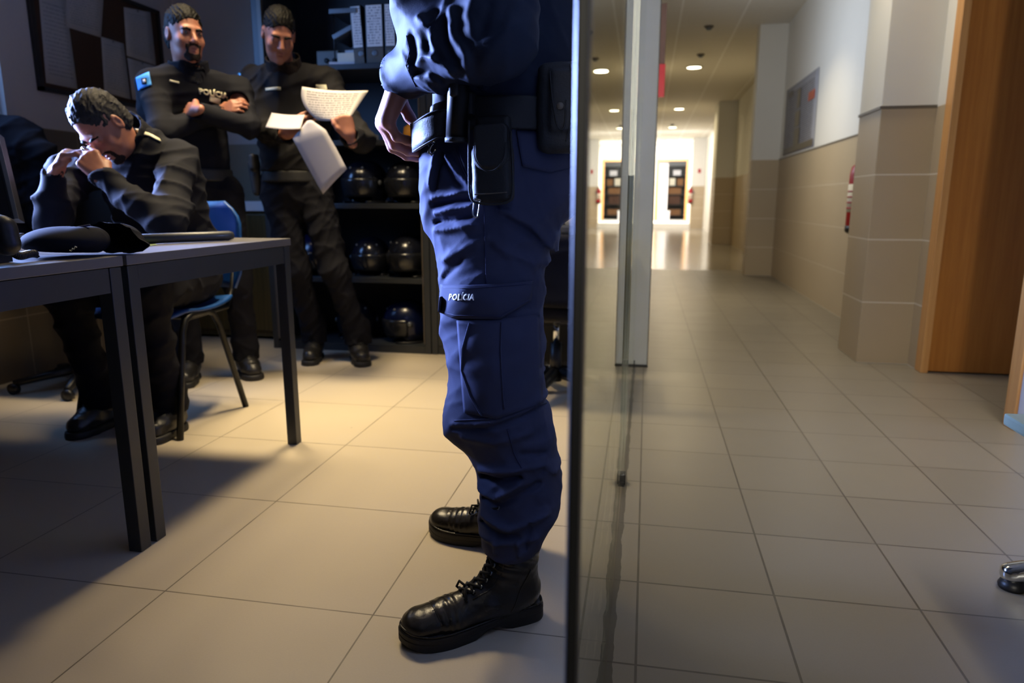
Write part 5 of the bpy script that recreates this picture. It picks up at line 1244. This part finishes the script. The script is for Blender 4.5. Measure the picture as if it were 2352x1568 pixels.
# jacket and sleeve
b = Blob((-.62, 1.02, .98), (.02, 1.86, 1.50), .0045)
b.cone(V((-.275, 1.50, 1.05)), V((-.27, 1.52, 1.50)), .165, .185, .04, ((1, 0, 0), 1.12))
b.cone(V((-.285, 1.515, 1.06)), V((-.285, 1.52, 1.12)), .195, .190, .03, ((1, 0, 0), 1.14))
wr = W(925, 172, 1.36); el = W(1140, 84, 1.235); sh_ = V((-.27, 1.30, 1.52))
b.cone(sh_, el, .082, .068, .03).cone(el, W(1030, 115, 1.28), .068, .062, .03).cone(W(1030, 115, 1.28), wr, .066, .046, .02)
b.cone(W(985, 20, 1.31), W(1060, 90, 1.27), .07, .06, .04)
b.ell(W(1010, 78, 1.27), (.05, .05, .035), None, .02); b.ell(W(1075, 120, 1.23), (.055, .04, .038), None, .02)
yy = 1.22
FK = .72
RJ = [rl([(962, 40), (985, 62), (1000, 100), (1002, 140)], .008, .012), rl([(940, 78), (948, 110), (938, 148)], .010, -.014), rl([(925, 150), (975, 130), (1000, 140), (1040, 170)], .007, .011), rl([(935, 160), (980, 155), (1005, 178)], .007, -.010),
      rl([(1028, -10), (1020, 40), (1000, 60)], .009, .010), rl([(1010, 30), (990, 60), (985, 110), (1000, 125)], .008, -.010), rl([(1045, 30), (1050, 90), (1085, 140), (1080, 175)], .011, .012), rl([(1030, 60), (1035, 110), (1060, 150)], .009, -.011),
      rl([(1120, -20), (1090, 50), (1105, 100)], .012, .008), rl([(1140, 30), (1125, 90), (1100, 110)], .010, -.006), rl([(940, 165), (980, 200), (1000, 215)], .006, .007), rl([(1200, 20), (1180, 90), (1120, 160)], .012, .008), rl([(905, 110), (930, 165), (960, 200)], .005, .004)]
b.disp(ridges(RJ)); b.disp(folds(81, 24, .014)); b.disp(folds(82, 70, .003))
dw_ = (wr - W(1000, 130, 1.30)).normalized(); b.plane(wr + dw_ * .018, dw_ + V((0, 0, -.35)))if False else None
# cut the sleeve end open
X_, Y_, Z_ = b.ax[0][:, None, None], b.ax[1][None, :, None], b.ax[2][None, None, :]
b.cone(wr + dw_ * .012, wr + dw_ * .12, .038, .07, 0, op='sub')
b.plane(V((0, 0, 1.038)), (0, 0, -1)); b.plane(V((0, 0, 1.485)), (0, 0, 1))
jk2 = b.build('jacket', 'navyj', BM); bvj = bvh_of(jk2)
seam('cuff_stitching', [(933, 82), (941, 115), (932, 150), (955, 200)], .002, .0008, bvj)
# body under the clothes with the visible hand
b = Blob((-.66, 1.10, .03), (.02, 1.86, 1.5), .0040)
b.cone(V((-.28, 1.52, 1.0)), V((-.27, 1.52, 1.46)), .13, .14, .02, ((1, 0, 0), 1.1))
for (p, r), (q, r2) in zip(cen[1:], cen[2:]): b.cone(p, q, max(.03, r - .045), max(.028, r2 - .04), .02)
for (p, r), (q, r2) in zip(RL, RL[1:]): b.cone(p, q, r - .045, max(.028, r2 - .035), .02)
b.cone(cen[-1][0], V((-.25, 1.30, .06)), .03, .026, .01).cone(RL[-1][0], V((-.30, 1.60, .06)), .03, .026, .01)
b.cone(sh_ - V((0, 0, .08)), el, .05, .045, .02).cone(el, wr, .045, .029, .015)
w0 = W(924, 184, 1.37)
b.cone(wr, w0, .029, .028, .015, ((0, 1, 0), .9))
hand(b, w0, (-.44, -.02, -.88), (-.80, -.46, .36), (-.5, .85, -.1), [(44, 36, 16), (47, 38, 16), (50, 40, 16), (54, 42, 16)], [(.035, .036, .016), (.055, .022, .042), (.066, .004, .062)], 1.04, 0, 1.22)
b.build('body', 'skin2', BM)
# nails would face away; the belt end he holds
def strap(name, cl, up, hgt, th, mat, T):
    rows = []
    for z_ in (-.5, -.25, 0, .25, .5): rows.append([p + u_ * (z_ * hgt) for p, u_ in zip(cl, up)])
    o = MB().strip(rows).build(name, mat, T, True); solid(o, th); return o
c_ = [W(1036, 290, 1.30), W(1015, 284, 1.285), W(990, 292, 1.285), W(966, 306, 1.30), W(948, 318, 1.335), W(952, 312, 1.38), W(985, 295, 1.42), W(1015, 288, 1.44)]
uv_ = [V((.10, 0, 1)).normalized()] * 2 + [V((-.06, 0, 1)).normalized()] * 6
def cr(pts, n=6):
    out = []
    for i in range(len(pts) - 1):
        p0, p1, p2, p3 = pts[max(0, i - 1)], pts[i], pts[i + 1], pts[min(len(pts) - 1, i + 2)]
        for k in range(n):
            f_ = k / n; out.append((2 * p1 + (p2 - p0) * f_ + (2 * p0 - 5 * p1 + 4 * p2 - p3) * f_ * f_ + (3 * p1 - p0 - 3 * p2 + p3) * f_ ** 3) * .5)
    out.append(pts[-1]); return out
c2_ = cr(c_); u2_ = cr(uv_)
be = thing('belt_end', (-.40, 1.32, .99), 'loose end of a wide black leather belt looped through the officer\'s fingers', 'belt')
strap('strap', c2_, u2_, .052, .0045, 'belt', be)
for sg_ in (-.46, .46): MB().tube([p + u_ * (.052 * sg_) + V((0, -.003, 0)) for p, u_ in zip(c2_[:26], u2_)], .0012, 6).build('edge_stitching', 'belt', be, True)
# duty belt round the waist
b = Blob((-.55, 1.22, .94), (.0, 1.82, 1.12), .004)
b.cone(V((-.285, 1.515, 1.0)), V((-.28, 1.515, 1.06)), .213, .210, 0, ((1, 0, 0), 1.2)); b.cone(V((-.285, 1.515, .9)), V((-.28, 1.515, 1.16)), .198, .198, 0, ((1, 0, 0), 1.2), 'sub')
b.plane((0, 0, 1.050), (0, 0, 1)); b.plane((0, 0, .990), (0, 0, -1)); db = b.build('duty_belt', 'belt', BM); 
# metal buckle clip at the belt front
MB().tube([W(1000, 325, 1.33), W(990, 335, 1.33), W(984, 350, 1.33), W(992, 357, 1.33), W(1002, 345, 1.33)], .0028, 8).tube([W(984, 332, 1.34), W(990, 352, 1.34)], .003, 8).build('belt_clip', 'chrome', BM, True)
# baton holder
bh = thing('baton_holder', W(1053, 260, 1.27), 'black baton tube hanging on the duty belt beside the loose strap', 'baton holder')
a0, a1 = W(1054, 186, 1.275), W(1048, 324, 1.275)
MB().tube([a0, a0.lerp(a1, .1), a1], [.0185, .0195, .0195], 26).build('tube', 'blackm', bh, True)
MB().tube([a1 + V((0, 0, .006)), a1 + V((0, 0, -.002))], .0208, 26).build('lower_rim', 'belt', bh, True)
b = Blob(a0 - V((.05, .06, .06)), a0 + V((.05, .05, .03)), .003); b.box(a0 + V((-.004, -.021, -.008)), (.009, .005, .022), None, .005, .002); b.build('retention_tab', 'belt', bh)
MB().box(a0.lerp(a1, .35) - V((.024, -.01, .02)), a0.lerp(a1, .35) + V((.024, .05, .02)), .004).build('belt_loop', 'belt', bh)
# pouch
pou = thing('belt_pouch', W(1132, 380, 1.27), 'black leather pouch with a rounded flap hanging over the trouser pocket', 'pouch')
pc_ = W(1131, 395, 1.272); Rp_ = np.array([(1, -.05, .03), (.05, 1, 0), (-.03, 0, 1)])
b = Blob(pc_ - V((.08, .07, .11)), pc_ + V((.08, .07, .12)), .0028)
b.box(pc_ + V((0, .006, -.004)), (.038, .020, .052), Rp_, .014, .004); b.box(pc_ + V((0, .016, .045)), (.033, .012, .055), Rp_, .010, .010); b.disp(folds(15, 40, .003)); b.build('pouch_body', 'belt', pou)
b = Blob(pc_ - V((.08, .08, .11)), pc_ + V((.08, .05, .12)), .0028)
b.box(pc_ + V((0, -.004, .052)), (.0315, .018, .032), Rp_, .012, .004).cone(pc_ + V((-.012, -.006, .020)), pc_ + V((.012, -.006, .020)), .0185, k=.012, sq=((0, 1, 0), 1.0)); b.plane(pc_ + V((0, -.0225, 0)), (0, -1, .08)); b.build('flap', 'belt', pou)
def loop(pts, r, name, mat, T): MB().tube(cr(pts, 5), r, 6).build(name, mat, T, True)
loop([pc_ + V((-.040, -.012, .09)), pc_ + V((-.0405, -.014, 0)), pc_ + V((-.038, -.014, -.045)), pc_ + V((-.02, -.015, -.056)), pc_ + V((.02, -.015, -.056)), pc_ + V((.038, -.014, -.045)), pc_ + V((.040, -.014, 0)), pc_ + V((.036, -.012, .07))], .0022, 'edge_binding', 'belt', pou)
loop([pc_ + V((-.028, -.024, .045)), pc_ + V((-.026, -.0255, .022)), pc_ + V((-.010, -.026, .003)), pc_ + V((.010, -.026, .003)), pc_ + V((.026, -.0255, .022)), pc_ + V((.030, -.024, .05))], .0013, 'flap_rim', 'belt', pou)
loop([pc_ + V((-.03, -.0155, -.040)), pc_ + V((0, -.017, -.0385)), pc_ + V((.03, -.0155, -.036))], .0011, 'front_stitching', 'trimdark', pou)
# carabiner
cb_ = thing('snap_hook', W(1094, 478, 1.265), 'small steel snap hook hanging under the belt pouch', 'snap hook')
k0 = [W(1090, 458, 1.262), W(1086, 488, 1.262), W(1089, 498, 1.262), W(1096, 498, 1.262), W(1099, 486, 1.262), W(1103, 460, 1.262)]
loop(k0, .0014, 'wire_loop', 'chrome', cb_); MB().tube([W(1088, 456, 1.262), W(1105, 460, 1.262)], .0022, 8).build('top_bar', 'chrome', cb_, True)
# holster at the back
ho = thing('holster', W(1285, 240, 1.30), 'black moulded holster on the officer\'s hip, right against the black door edge', 'holster')
hc = W(1288, 250, 1.335)
b = Blob(hc - V((.09, .09, .12)), hc + V((.09, .09, .12)), .0032); b.box(hc, (.042, .030, .080), None, .018, .006); b.box(hc + V((.006, -.018, .01)), (.024, .02, .055), None, .010, .006); b.disp(folds(16, 34, .004)); b.build('shell', 'belt', ho)
for dx in (.020, .030): loop([hc + V((dx, -.036, .07)), hc + V((dx + .004, -.038, .03)), hc + V((dx + .002, -.038, -.03)), hc + V((dx - .006, -.034, -.06))], .0014, 'moulded_rib', 'belt', ho)
loop([hc + V((-.016, -.037, .06)), hc + V((-.010, -.0395, .01)), hc + V((.0, -.040, -.035)), hc + V((.012, -.040, -.035)), hc + V((.014, -.0395, .01))], .0015, 'moulded_rib', 'belt', ho)
MB().lathe([(0, 0), (.007, 0), (.006, .003), (0, .004)], hc + V((.004, -.040, 0)), 14, Matrix.Rotation(PI / 2, 3, 'X')).build('snap_button', 'trimdark', ho, True)
